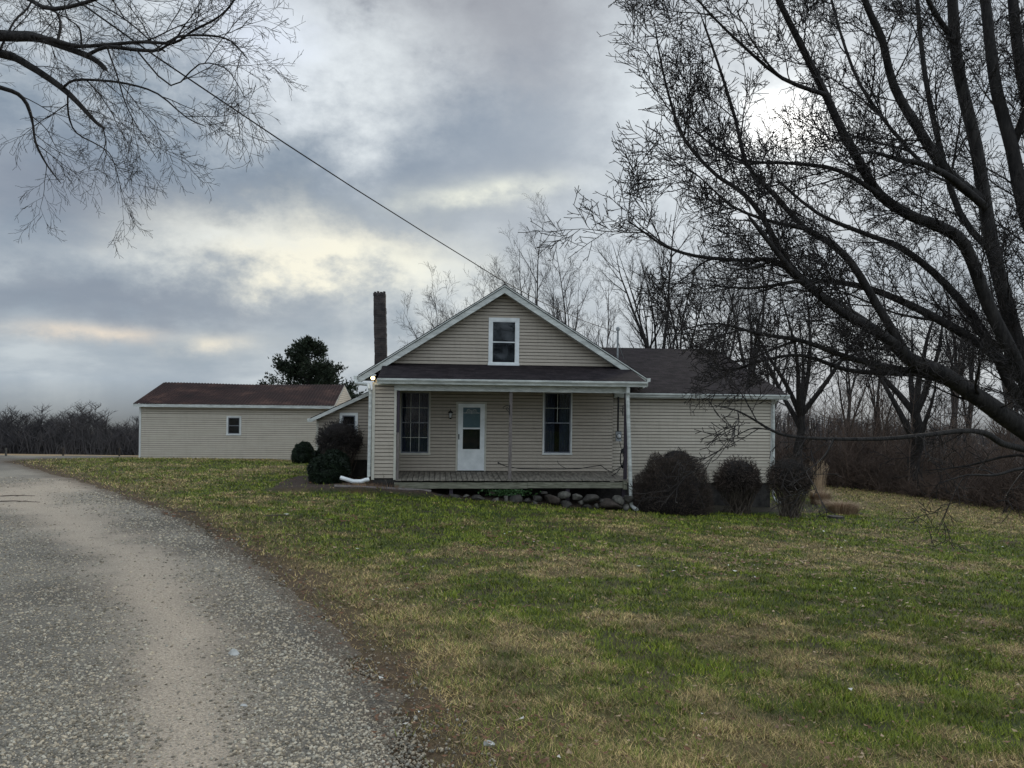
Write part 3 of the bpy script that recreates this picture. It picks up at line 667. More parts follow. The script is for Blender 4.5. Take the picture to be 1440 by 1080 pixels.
DR = rect(640.5, 565, 684.5, 661.8, BW); DR = (DR[0], DR[1], DK+.012, DR[3])
GW = rect(686.5, 447, 730.5, 514, BW)
ins = lambda r, m=.015: (r[0]+m, r[1]-m, r[2]+m, r[3]-m)
# walls
mb = MB()
siding(mb, HF, DK, zbeam1+.25, lambda z: us, lambda z: UR, BW, [ins(W1), ins(W2), (DR[0]+.015, DR[1]-.015, DK-1, DR[3]-.015)])
mb.build('porch_wall', [M['siding'], M['lap_shadow']], HOUSE)
ga = MB(); off = .19
siding(ga, HF, zpr-.12, azp-off-.03, lambda z: max(lu+(z+off-lz)/sL, .1), lambda z: min(ru-(z+off-rz)/sR, UR), BW-.004, [(GW[0]+.02, GW[1]-.02, GW[2]-.3, GW[3]-.02)], ref=DK)
ga.build('gable_wall', [M['siding'], M['lap_shadow']], HOUSE)
sb = MB(); zs0 = hc(540, 673, 0)[1]
siding(sb, HF, zs0, zbeam1+.02, lambda z: .07, lambda z: us-.055, 0)
sfr = frame(HF(us, 0, 0), V, -U); siding(sb, sfr, DK, zbeam1, lambda z: 0.06, lambda z: BW, 0)
# left side and right side of the block, back
lfr = frame(HF(0, 12, 0), -V, U); siding(sb, lfr, zs0, zbeam1, lambda z: 0, lambda z: 12.0, 0); siding(sb, lfr, zbeam1+.001, lz+sL*(0-lu)-.06, lambda z: 0, lambda z: 10.0, 0, ref=zs0)
rfr = frame(HF(UR, BW, 0), V, -U); siding(sb, rfr, DK-.1, rz+sR*(ru-UR)-.06, lambda z: 0, lambda z: 10.0, 0)
sb.box(HF, UL+.05, us-.05, .06, BW, zs0-.02, zbeam1+.1)
sb.box(HF, UL+.05, UR-.05, BW+3.2, 11.98, zs0, zbeam1+.1)
sb.build('side_wall', [M['siding'], M['lap_shadow']], HOUSE)
for q0, q1, q2 in ((-.005, .072, .03), (us-.06, us+.006, 0)):
    cb = MB(); cb.box(HF, q0, q1, -.022, .06, zs0-.03, zbeam1+q2); cb.build('corner_board', M['trim_cream'], HOUSE)
fd = MB(); fd.box(HF, .03, us, .03, 11.9, zs0-.9, zs0-.005); fd.box(HF, us, UR-.05, 2.03, 11.9, DK-1.4, DK-.03); fd.build('foundation', M['foundation'], HOUSE)
# roof
rf = MB(); w0, w1 = 1.55, 12.4
slab(rf, [HF(lu, w0, lz), HF(au, w0, azp), HF(au, w1, azp), HF(lu, w1, lz)], .028)
slab(rf, [HF(au, w0, azp), HF(ru, w0, rz), HF(ru, w1, rz), HF(au, w1, azp)], .028)
ROOF = rf.build('roof', M['shingle'], HOUSE)
rk = MB()
def rake(mb, t0, t1, wa, wb):
    for (ea, ez, s) in ((lu, lz, 1), (ru, rz, -1)):
        p = [HF(ea, wa, ez-t1), HF(au, wa, azp-t1), HF(au, wb, azp-t1), HF(ea, wb, ez-t1), HF(ea, wa, ez-t0), HF(au, wa, azp-t0), HF(au, wb, azp-t0), HF(ea, wb, ez-t0)]
        mb.hexa(p)
rake(rk, .0285, .062, w0-.012, w0+.05)
rake(rk, .085, .262, w0+.022, w0+.045)
rake(rk, .24, .255, w0+.046, BW-.02)
rk.build('rake_board', M['gutter'], ROOF)
for ea, ez, s, uw in ((lu, lz, 1, 0), (ru, rz, -1, UR)):      # boxed eaves along both sides
    sd_ = MB(); sd_.box(HF, min(ea+s*.03, uw), max(ea+s*.03, uw), 2.05, w1-.05, ez-.13, ez-.115)
    sd_.box(HF, ea+s*.02-.01, ea+s*.02+.01, 1.62, w1-.05, ez-.17, ez-.035); sd_.build('soffit', M['trim'], ROOF)
# gable top back wall so the attic is closed
gb = MB(); gb.face([HF(lu+.3, 12, lz), HF(ru-.3, 12, rz), HF(au, 12, azp-.05)]); gb.build('rear_gable', M['siding'], HOUSE)
# porch roof, its ceiling
pa0 = hc(531, 533, -.2)[0]; pa1 = hc(909, 538, -.2)[0]; zpe = hc(720, 534.0, -.2)[1]
pr = MB(); prs = (zpr-zpe)/(BW+.2)
slab(pr, [HF(pa0, -.22, zpe-.02*prs), HF(pa1, -.22, zpe-.02*prs), HF(pa1, BW, zpr), HF(pa0, BW, zpr)], .04)
PR = pr.build('porch_roof', M['shingle'], HOUSE)
pc = MB(); pc.box(HF, us, UR, .1, BW-.03, zbeam0+.06, zbeam0+.08); pc.box(HF, pa0+.05, pa1-.05, -.19, -.02, zbeam1+.0, zbeam1+.012)
pc.face([HF(pa0+.03, -.19, zpe-.05), HF(pa0+.03, -.19, zbeam1+.01), HF(pa0+.03, BW-.1, zbeam1+.01), HF(pa0+.03, BW-.1, zpr-.07)])
pc.face([HF(pa1-.03, -.19, zpe-.05), HF(pa1-.03, -.19, zbeam1+.01), HF(pa1-.03, BW-.1, zbeam1+.01), HF(pa1-.03, BW-.1, zpr-.07)])
pc.build('porch_ceiling', M['trim_cream'], PR)
gutter('gutter', HF, pa0, pa1, -.225, zpe-.005, HOUSE, .15)
gt = gutter('gutter', frame(HF(lu-.02, w1, 0), -V, U), 0, w1-w0+.02, -.0, lz-.03, HOUSE, .12)
gutter('gutter', frame(HF(ru+.02, w0, 0), V, -U), 0, w1-w0, -.0, rz-.03, HOUSE, .12)
bm_ = MB(); bm_.box(HF, us-.06, UR+.01, -.045, .09, zbeam0, zbeam1); bm_.box(HF, .05, us-.065, -.038, .02, zbeam1-.045, zbeam1+.01); bm_.build('porch_beam', M['gutter'], HOUSE)
# posts
def post(px, a, b, mats, wd=.085, w=0.0):
    u0 = hc(px, 600, w)[0]; z0 = DK; mb = MB()
    mb.box(HF, u0-wd/2, u0+wd/2, w, w+wd, z0, zbeam0+.001); o = mb.build('porch_post', mats, HOUSE); return o
post(718, 0, 0, M['post'], .085, .02)
u_ = us+.06; zz = hc(557, 608, 0)[1]
mb = MB(); mb.box(HF, us+.008, us+.09, .0, .085, zz, zbeam0+.001); mb.build('porch_post', M['postdark'], HOUSE)
mb = MB(); mb.box(HF, us+.012, us+.085, .003, .08, DK, zz-.001); mb.build('porch_post', M['post'], HOUSE)
post(880.5, 0, 0, M['postdark'], .09, .05)
# deck
dk = MB(); u = us+.008; k = 0
while u < UR-.02:
    wd = .135+.006*rng.random(); dz = (rng.random()-.5)*.006; f0 = -.06+.03*rng.random()
    dk.box(HF, u, min(u+wd, UR), f0, BW-.018, DK-.032+dz, DK+dz); u += wd+.016
DECK = dk.build('porch_deck', M['deck'], HOUSE)
bb = MB(); z0 = hc(720, 687, 0)[1]; z1 = hc(720, 679, 0)[1]
uu = [us-.03, hc(742, 680)[0], UR-.15]
bb.box(HF, uu[0], uu[1]-.003, -.01, .035, z0, z1+.01); bb.box(HF, uu[1]+.003, uu[2], -.02, .035, z0+.015, z1+.02)
bb.box(HF, UR-.14, UR-.03, -.06, .05, z0-.02, DK-.034); bb.build('deck_skirt', M['beam'], DECK)
jb = MB()
for q in np.linspace(us+.1, UR-.1, 12): jb.box(HF, q-.02, q+.02, .05, BW-.05, DK-.2, DK-.036)
jb.build('deck_joist', M['dark'], DECK)
for q in (us+.05, 2.2, 3.9, 5.5, UR-.1):
    mb = MB(); mb.box(HF, q-.05, q+.05, .06, .16, Gz(*HF(q, .1, 0)[:2])-.05, DK-.036); mb.build('pier', M['postdark'], DECK)
# windows and door
window(HF, HOUSE, W1, BW, .05, 'trim_cream', 'sash', 3, 2, curtain='full')
window(HF, HOUSE, W2, BW, .045, 'trim', 'sash', 2, 2, lower=False)['label'] = 'window with lace curtains right of the door'
window(HF, HOUSE, GW, BW-.004, .10, 'white', 'white', 1, 1, curtain=False, sashw=.03)['label'] = 'white framed gable window'
def door():
    a0, a1, z0, z1 = DR; w = BW
    fr_ = MB(); t = .055
    fr_.box(HF, a0, a0+t, w-.03, w+.05, z0, z1); fr_.box(HF, a1-t, a1, w-.03, w+.05, z0, z1); fr_.box(HF, a0+t, a1-t, w-.03, w+.05, z1-t, z1)
    fr_.build('door_frame', M['trim_cream'], HOUSE)
    b0, b1, y0, y1 = a0+t+.004, a1-t-.004, z0+.02, z1-t-.006
    g0, g1, gz0, gz1 = rect(650.5, 573, 675.5, 631.5, w)
    d = MB(); f, b = w-.045, w-.008
    d.box(HF, b0, g0, f, b, y0, y1); d.box(HF, g1, b1, f, b, y0, y1); d.box(HF, g0, g1, f, b, gz1, y1); d.box(HF, g0, g1, f, b, y0, gz0)
    zm = hc(662, 602.3, w)[1]; d.box(HF, g0, g1, f+.004, b, zm-.022, zm+.022)
    d.box(HF, b0+.1, b1-.1, f-.006, f, y0+.1, y0+.112)       # kick panel bead
    d.box(HF, b0+.1, b1-.1, f-.006, f, gz0-.09, gz0-.078)
    D = d.build('storm_door', M['white'], HOUSE)
    g = MB(); g.quad(HF(g0, w-.022, gz0), HF(g1, w-.022, gz0), HF(g1, w-.022, gz1), HF(g0, w-.022, gz1)); g.build('pane', M['glass'], D)
    r = MB(); r.box(HF, a0+.03, a1-.03, w+.03, w+.06, z0, z1-.03); r.build('inner_door', M['dark'], D)
    r = MB(); r.quad(HF(g0, w-.005, zm), HF(g1, w-.005, zm), HF(g1, w-.005, gz1), HF(g0, w-.005, gz1)); r.build('window_shade', M['shade'], D)
    o = MB(); zc = gz1-.125; uc = (g0+g1)/2
    o.box(HF, g0+.01, g1-.01, w-.028, w-.024, zc-.05, zc-.035)
    for s in (-1, 1):
        o.tube([HF(uc+s*(.02+.19*t), w-.03, zc+.07*math.sin(t*math.pi*1.5)*(1-.3*t)-.0) for t in np.linspace(0, 1, 12)], .006, 4)
        o.tube([HF(uc+s*(.10+.045*math.cos(t)), w-.03, zc+.03+.035*math.sin(t)) for t in np.linspace(0, 5, 12)], .005, 4)
    o.tube([HF(uc, w-.03, zc-.08), HF(uc, w-.03, zc+.05)], .006, 4)
    o.build('scrollwork', M['gutter'], D)
    h = MB(); hu, hz = hc(645.2, 614, w)
    h.box(HF, hu-.014, hu+.014, f-.008, f, hz-.085, hz+.085); h.box(HF, hu-.01, hu+.01, f-.055, f-.035, hz-.05, hz+.06); h.box(HF, hu-.01, hu+.01, f-.04, f-.008, hz+.045, hz+.06); h.box(HF, hu-.01, hu+.01, f-.04, f-.008, hz-.05, hz-.035)
    h.build('handle', M['black'], D)
door()
# wall lantern
lu_, lz_ = hc(633.5, 583, BW); c = HF(lu_, BW-.12, lz_); lb = MB()
lb.lathe((c.x, c.y, c.z), [(0, .14), (.012, .14), (.02, .12), (.075, .07), (.08, .06), (.06, .055), (.058, .05)], 8)
lb.lathe((c.x, c.y, c.z), [(.045, -.09), (.05, -.095), (.03, -.115), (.008, -.13), (0, -.13)], 8)
for k in range(4):
    t = k*math.pi/2+.4; lb.tube([c+Vector((.052*math.cos(t), .052*math.sin(t), .055)), c+Vector((.042*math.cos(t), .042*math.sin(t), -.092))], .004, 4)
lb.box(HF, lu_-.035, lu_+.035, BW-.03, BW-.014, lz_-.06, lz_+.12); lb.tube([HF(lu_, BW-.02, lz_+.09), HF(lu_, BW-.07, lz_+.17), c+Vector((0, 0, .14))], .008, 5)
LT = lb.build('wall_lantern', M['black'], HOUSE)
lg = MB(); lg.lathe((c.x, c.y, c.z), [(.03, -.088), (.045, .05)], 8); lg.build('lamp_glass', M['bulbglass'], LT)
# curled iron plant brackets
def scroll(px, py, w, s=1.0, fl=1):
    u0, z0 = hc(px, py, w); mb = MB(); W = w-.018
    mb.box(HF, u0-.012, u0+.012, W, W+.016, z0-.16*s, z0+.14*s)
    mb.tube([HF(u0+fl*.0, W-.01, z0+.1*s), HF(u0-fl*.08*s, W-.06, z0+.11*s), HF(u0-fl*.17*s, W-.12, z0+.09*s), HF(u0-fl*.20*s, W-.14, z0+.05*s), HF(u0-fl*.17*s, W-.12, z0+.03*s)], .009, 5)
    mb.tube([HF(u0-fl*(.01+.1*t*s), W-.01-.08*t, z0-.12*s+.17*t*s+.03*math.sin(t*5)) for t in np.linspace(0, 1, 9)], .007, 5)
    mb.tube([HF(u0-fl*(.07+.035*math.cos(t))*s, W-.05, z0+.02*s+.035*s*math.sin(t)) for t in np.linspace(0, 6, 12)], .007, 5)
    return mb.build('plant_bracket', M['black'], HOUSE)
scroll(716.5, 576, .0, 1.0); scroll(876, 577, .04, 1.0)
# eave lamp, lit
lu_, lz_ = hc(524.3, 531.5, -.12); c = HF(lu_, -.12, lz_)
mb = MB(); mb.lathe((c.x, c.y, c.z), [(0, -.055), (.03, -.048), (.052, -.02), (.055, .01), (.045, .035), (.03, .05)], 12); LB = MB()
bl = MB(); bl.tube([c+Vector((.0, .0, .045)), HF(lu_+.03, -.06, lz_+.075), HF(lu_+.06, -.02, lz_+.08)], .026, 8); bl.lathe((c.x, c.y, c.z), [(.05, .03), (.036, .07), (.0, .075)], 10)
EL = bl.build('eave_lamp', M['gutter'], HOUSE); mb.build('bulb', M['bulb'], EL, smooth=True)
# electricity: meter, conduit, mast
mu_, mz_ = hc(869, 613.5, BW); mb = MB(); f = BW-.015
mb.box(HF, mu_-.085, mu_+.085, f-.10, f, mz_-.15, mz_+.15); mb.box(HF, mu_-.07, mu_+.07, f-.108, f-.1, mz_-.135, mz_-.09)
MT = mb.build('electric_meter', M['meter'], HOUSE)
d = MB(); c = HF(mu_+.005, f-.10, mz_+.01); d.lathe((c.x, c.y, c.z), [(.0, -.075), (.05, -.07), (.066, -.045), (.07, 0)], 16, 'y'); d.build('dial', M['bulbglass'], MT, smooth=True)
d = MB(); d.lathe((c.x, c.y, c.z), [(.066, -.03), (.082, -.028), (.082, 0.0)], 16, 'y'); d.build('collar', M['black'], MT)
mb = MB(); mb.tube([HF(mu_-.02, f-.05, mz_+.15), HF(mu_-.02, f-.05, zbeam0+.06)], .028, 8)
mb.tube([HF(mu_+.04, f-.03, mz_-.15), HF(mu_+.10, f-.03, mz_-.4), HF(mu_+.17, f-.03, mz_-.62)], .010, 6); mb.build('conduit', M['cable'], HOUSE)
mu2, mz2 = hc(869, 463, 1.86); mb = MB(); mb.tube([HF(mu2, 1.86, zbeam0+.2), HF(mu2, 1.86, mz2)], .03, 8)
c = HF(mu2, 1.86, mz2); mb.lathe((c.x, c.y, c.z), [(.03, -.05), (.055, -.04), (.06, .02), (.04, .07), (0, .08)], 10)
mb.tube([HF(mu2, 1.86, mz2-.35), HF(mu2+.3, 2.3, mz2-.9)], .011, 5)
mb.build('service_mast', M['meter'], HOUSE)
MASTTOP = HF(mu2-.04, 1.83, mz2-.1)
# chimney
cu0, cz1 = hc(534.5, 413, 5.6); cw = .205
mb = MB(); zb = Gz(*HF(cu0, 5.6, 0)[:2]); zc0 = hc(537, 500, 5.6)[1]
ln = -.075
def ring(z): s = (z-zc0)/(cz1-zc0)*ln; return s
mb.hexa([HF(cu0-cw+.06, 5.35, zb), HF(cu0+cw+.06, 5.35, zb), HF(cu0+cw+.06, 5.85, zb), HF(cu0-cw+.06, 5.85, zb), HF(cu0-cw+.06, 5.35, zc0), HF(cu0+cw+.06, 5.35, zc0), HF(cu0+cw+.06, 5.85, zc0), HF(cu0-cw+.06, 5.85, zc0)])
n = 22
for k in range(n):
    za = zc0+(cz1-zc0)*k/n; zb_ = zc0+(cz1-zc0)*(k+1)/n-.001; s0 = .06+ring(za); j = (rng.random(4)-.5)*.014; q = cw-.004*(k > 15)
    mb.box(HF, cu0-q+s0+j[0], cu0+q+s0+j[1], 5.35+j[2], 5.85+j[3], za, zb_)
for k, (q0, q1) in enumerate(((-.17, -.10), (-.07, .0), (.03, .12), (.14, .21))):
    mb.box(HF, cu0+q0-.02, cu0+q1-.02, 5.36, 5.60, cz1-.002, cz1+.04+.02*(k % 2))
mb.build('chimney', M['brick'], HOUSE)
# right hand wing
WW = 2.3; wr = hc(1088, 600, WW)[0]; zw0 = hc(1070, 679.5, WW)[1]; zw1 = hc(1000, 557.5, WW)[1]; zg = hc(1000, 553.5, WW-.35)[1]
re = hc(1108, 553, WW-.35)[0]; RW = 8.3; zrd = hc(1012, 491.5, RW)[1]
mb = MB(); siding(mb, HF, zw0, zw1+.05, lambda z: UR, lambda z: wr-.09, WW)
wf = frame(HF(wr, WW, 0), V, -U); siding(mb, wf, zw0, zrd, lambda z: max(.09, (z-zg)/((zrd-zg)/(RW-WW+.35))-.35+.0), lambda z: 12-max(.09, (z-zg)/((zrd-zg)/(RW-WW+.35))-.35), 0)
mb.box(HF, UR, wr-.05, WW+.08, 14.2, zw0, zw1); mb.build('wing_wall', [M['siding_out'], M['lap_shadow']], HOUSE)
mb = MB(); mb.box(HF, wr-.1, wr+.006, WW-.024, WW+.02, zw0-.02, zw1); mb.box(HF, wr-.02, wr+.02, WW+.021, WW+.1, zw0-.02, zw1); mb.build('corner_board', M['trim'], HOUSE)
mb = MB(); mb.box(HF, UR, wr-.06, WW+.06, 14.1, zw0-1.3, zw0-.004); mb.build('foundation', M['foundation'], HOUSE)
mb = MB(); we = WW-.35; sl_ = (zrd-zg)/(RW-we); zq = zg+sl_*(2.9-we)
slab(mb, [HF(UR+.05, we, zg), HF(re, we, zg), HF(re, 2.9, zq), HF(UR+.05, 2.9, zq)], .03)
slab(mb, [HF(5.0, 2.9, zq), HF(re, 2.9, zq), HF(re, RW, zrd), HF(5.0, RW, zrd)], .03)
slab(mb, [HF(re, 2*RW-we, zg), HF(5.0, 2*RW-we, zg), HF(5.0, RW, zrd), HF(re, RW, zrd)], .03)
WR = mb.build('wing_roof', M['shingle'], HOUSE)
mb = MB()
for q, wa, wb in ((re-.03, we, RW), (re-.03, 2*RW-we, RW)):
    mb.hexa([HF(q, wa, zg-.19), HF(q+.025, wa, zg-.19), HF(q+.025, wb, zrd-.19), HF(q, wb, zrd-.19), HF(q, wa, zg-.032), HF(q+.025, wa, zg-.032), HF(q+.025, wb, zrd-.032), HF(q, wb, zrd-.032)])
mb.box(HF, UR+.02, re-.031, we+.02, we+.04, zg-.17, zg-.035); mb.box(HF, UR+.02, re-.031, we+.041, WW, zg-.17, zg-.155); mb.build('wing_fascia', M['trim'], WR)
gutter('gutter', HF, UR+.02, re+.02, we+.015, zg-.01, HOUSE, .125)
# downspouts
def spout(pts, name='downspout', wd=.045, mat='gutter', label=None):
    mb = MB(); mb.tube([Vector(p) for p in pts], wd, 8); o = mb.build(name, M[mat], HOUSE)
    if label: o['label'] = label
    return o
a, z = hc(883, 546, -.25); b, zb = hc(887.5, 708, -.2); c, zc = hc(894.5, 716, -.4)
spout([HF(a, -.28, z+.03), HF(a, -.26, z-.12), HF(a+.005, -.2, z-.2), HF(b, -.2, zb), HF(b+.02, -.24, zb-.08), HF(c, -.5, zc)], wd=.055)
a, z = hc(522.5, 549, -.03); b, zb = hc(519.5, 672, -.03); gl = HF(lu-.03, w0+.35, lz-.12)
spout([HF(lu-.06, w0+.1, lz-.13), HF(lu-.03, w0-.25, lz-.25), HF(a-.11, .25, z+.16), HF(a-.06, -.0, z+.03), HF(a-.03, -.0, z-.08), HF(b-.02, .0, zb+.04), HF(b-.05, -.04, zb-.05)], wd=.048)
e0, ez0 = hc(519, 673.5, -.15); e1, ez1 = hc(497, 677, -.2); e2, ez2 = hc(479, 672, -.1)
spout([HF(e0-.02, -.08, zb-.04), HF(e0-.1, -.13, ez0-.03), HF((e0+e1)/2, -.2, ez1+.0), HF(e1, -.2, ez1+.0), HF(e2, -.12, ez2+.01)], 'drain_extension', .055, 'white')
a, z = hc(1088.5, 560, WW-.1); b, zb = hc(1088, 698, WW-.1); c, zc = hc(1095, 707, WW-.35)
spout([HF(a, WW-.35, zg-.1), HF(a, WW-.3, zg-.18), HF(a, WW-.075, zg-.32), HF(b, WW-.075, zb), HF(b+.03, WW-.12, zb-.09), HF(c, WW-.45, zc)])
a, z = hc(905.5, 543, 1.7); spout([HF(a, 1.75, rz-.12), HF(a, 1.75, rz-.3), HF(a-.02, 2.2, zg+.12)], wd=.04)
# lean-to on the left
LW = 3.9; la0 = hc(445, 620, LW)[0]; zl0 = hc(500, 647, LW)[1]
e0, ez0 = hc(436.5, 587.5, LW-.3); e1, ez1 = hc(524, 547.5, LW-.3); ls = (ez1-ez0)/(e1-e0)
LWN = rect(477.5, 580.5, 503.5, 613, LW)
mb = MB(); siding(mb, HF, zl0, ez1, lambda z: max(la0+.06, e0+(z+.16-ez0)/ls), lambda z: max(.0, la0+.06) if z < ez1 else 0, LW, [ins(LWN)])
lf = frame(HF(la0, LW+7, 0), -V, U); siding(mb, lf, zl0, ez0-.05, lambda z: 0, lambda z: 6.95, 0)
mb.box(HF, la0+.03, -.02, LW+.62, LW+6.9, zl0, ez0-.06); mb.build('lean_to_wall', [M['siding'], M['lap_shadow']], HOUSE)
mb = MB(); mb.box(HF, la0-.005, la0+.065, LW-.024, LW+.02, zl0-.02, ez0-.08); mb.build('corner_board', M['trim_cream'], HOUSE)
mb = MB(); mb.box(HF, la0+.04, .0, LW+.03, LW+6.9, zl0-.8, zl0-.004); mb.build('foundation', M['foundation'], HOUSE)
window(HF, HOUSE, LWN, LW, .085, 'white', 'sash', 1, 1, curtain=False)['label'] = 'small white framed lean-to window'
e1 = 0.0; ez1 = ez0+ls*(e1-e0)
mb = MB(); slab(mb, [HF(e0, LW-.3, ez0), HF(e1, LW-.3, ez1), HF(e1, LW+7.2, ez1), HF(e0, LW+7.2, ez0)], .025); LR = mb.build('lean_to_roof', M['shingle'], HOUSE)
mb = MB(); q = LW-.312; mb.hexa([HF(e0, q, ez0-.14), HF(e1, q, ez1-.14), HF(e1, q+.04, ez1-.14), HF(e0, q+.04, ez0-.14), HF(e0, q, ez0-.026), HF(e1, q, ez1-.026), HF(e1, q+.04, ez1-.026), HF(e0, q+.04, ez0-.026)])
mb.hexa([HF(e0, q+.041, ez0-.14), HF(e1, q+.041, ez1-.14), HF(e1, LW, ez1-.14), HF(e0, LW, ez0-.14), HF(e0, q+.041, ez0-.125), HF(e1, q+.041, ez1-.125), HF(e1, LW, ez1-.125), HF(e0, LW, ez0-.125)])
mb.build('rake_board', M['gutter'], LR)
gutter('gutter', frame(HF(e0, LW+7.2, 0), -V, U), 0, 7.5, -.01, ez0-.03, HOUSE, .10)

# ================================================================== OUTBUILDING
bp = P(196, 600, 36.4); BO = Vector((bp.x, bp.y, 0)); BF = frame(BO, U, V)
bw = 9.1; bd = 7.3; bz0 = hc(300, 650, 0, BO)[1]-.06; bze = hc(196, 570.5, 0, BO)[1]
BARN = thing('outbuilding', BF(4.5, 0, bz0), 'long low cream sided outbuilding with a rusty brown ribbed metal roof', 'outbuilding')
BWN = rect(318.5, 585, 339.5, 611.5, 0, BO)
el, elz = hc(187, 567.5, -.35, BO); er, _ = hc(470, 575, -.35, BO); rlu, rlz = hc(226, 537.5, 3.65, BO)
mb = MB(); siding(mb, BF, bz0+.12, bze+.05, lambda z: .07, lambda z: bw-.07, 0, [ins(BWN)])
sfr = frame(BF(bw, 0, 0), V, -U); half = 3.65; sr = (rlz-elz)/(half+.35)
siding(mb, sfr, bz0+.12, rlz-.08, lambda z: max(.07, (z+.1-elz)/sr-.35), lambda z: 2*half-max(.07, (z+.1-elz)/sr-.35), 0)
sfl = frame(BF(0, 2*half, 0), -V, U); siding(mb, sfl, bz0+.12, rlz-.08, lambda z: max(.07, (z+.1-elz)/sr-.35), lambda z: 2*half-max(.07, (z+.1-elz)/sr-.35), 0)
mb.box(BF, .03, bw-.03, .6, 2*half-.03, bz0+.12, bze); mb.build('wall', [M['siding_out'], M['lap_shadow']], BARN)
for q0, q1 in ((-.006, .075), (bw-.075, bw+.006)):
    mb = MB(); mb.box(BF, q0, q1, -.024, .03, bz0+.1, bze); mb.build('corner_board', M['trim'], BARN)
mb = MB(); mb.box(BF, .02, bw-.02, .02, 2*half-.02, bz0-.3, bz0+.118); mb.build('footing', M['foundation'], BARN)
ww_ = window(BF, BARN, BWN, 0, .075, 'trim', 'sash', 1, 1, curtain=False, sashw=.03)
mb = MB(); nr = int((er-el)/.15); du = (er-el)/nr      # ribbed sheet metal
sag = lambda u: -.10*math.sin(max(0, min(1, (u-el)/(er-el)))*math.pi)**2*.6-.02*(vn(np.array([u]), np.array([0.]), 1.3, 8)[0])
for side in (0, 1):
    for i in range(nr):
        for j, (t0, t1, h0, h1) in enumerate(((0, .55, 0, 0), (.55, .68, 0, .028), (.68, .87, .028, .028), (.87, 1, .028, 0))):
            a, b = el+du*(i+t0), el+du*(i+t1); wa = -.37 if side == 0 else 2*half+.37
            p = [BF(a, wa, elz+h0), BF(b, wa, elz+h1), BF(b, half, rlz+h1+sag(b)), BF(a, half, rlz+h0+sag(a))]
            mb.quad(*(p if side == 0 else p[::-1]))
BR = mb.build('roof', M['metal_roof'], BARN)
mb = MB()
for wa, wb, za, zb_ in ((-.36, half, elz, rlz), (2*half+.36, half, elz, rlz)):
    for q in (el+.0, er-.03):
        mb.hexa([BF(q, wa, za-.15), BF(q+.03, wa, za-.15), BF(q+.03, wb, zb_-.15), BF(q, wb, zb_-.15), BF(q, wa, za-.006), BF(q+.03, wa, za-.006), BF(q+.03, wb, zb_-.03), BF(q, wb, zb_-.03)])
mb.box(BF, el+.031, er-.031, -.35, -.325, elz-.15, elz-.008); mb.box(BF, el+.031, er-.031, -.324, -.0, elz-.15, elz-.13)
mb.build('fascia', M['gutter'], BR)

# ================================================================== service cable
# a line that droops from a pole out of frame to the mast head
px = [(220, 80), (300, 134), (400, 201), (500, 266), (600, 329), (660, 366), (700, 391), (760, 424), (820, 451)]
pe = 866.0; i0, i1 = 1/8.5, 1/MASTTOP.y
pts = [P(x_, y_, 1/(i0+(i1-i0)*(x_-220)/(pe-220))) for x_, y_ in px]+[MASTTOP]
d0 = (pts[0]-pts[1]).normalized(); pts = [pts[0]+d0*9+Vector((0, 0, .6)), pts[0]+d0*4+Vector((0, 0, .12))]+pts
mb = MB(); mb.tube(pts, .0095, 5); o = mb.build('service_cable', M['cable']); tag(o, 'thin black electric cable sloping down from the upper left to the house roof', 'cable')
# hose / cord drooping across the porch
HZ = 1.1
cord = [(701, 651), (712, 656), (730, 659), (760, 659.5), (790, 659.5), (815, 659.0), (833, 656), (845, 654.5), (852, 660), (860, 664), (869, 659), (874, 655), (881, 650)]
mb = MB(); mb.tube([HF(hc(a, b, HZ)[0], HZ, hc(a, b, HZ)[1]) for a, b in cord], .012, 5)
mb.tube([HF(hc(a, b, HZ)[0], HZ+.05, hc(a, b, HZ)[1]) for a, b in ((796, 659), (789, 655), (785, 651), (784, 648))], .008, 5)
a, z = hc(701, 651, HZ); mb.lathe(tuple(HF(a, HZ, z)), [(0, -.03), (.028, -.02), (.03, .01), (0, .03)], 8)
a2, _ = hc(862, 663, .6); mb.tube([HF(a2-.0, .75, DK+.02), HF(a2+.15, .72, DK+.12), HF(a2+.3, .7, DK+.35), HF(a2+.38, .7, DK+.62)], .012, 5)
o = mb.build('garden_hose', M['cable']); tag(o, 'thin black hose strung low across the porch deck right of the door', 'hose')
mb = MB(); hu, hz = hc(875.5, 645, .5)
for k in range(7):
    r = .16+.012*k; mb.tube([HF(hu-.02+.008*k+.35*r*math.cos(t), .45+.018*k, hz+1.25*r*math.sin(t)) for t in np.linspace(0, 6.2832, 20)], .014, 5)
o = mb.build('coiled_hose', M['cable']); tag(o, 'coil of dark hose hanging beside the right porch post', 'hose')
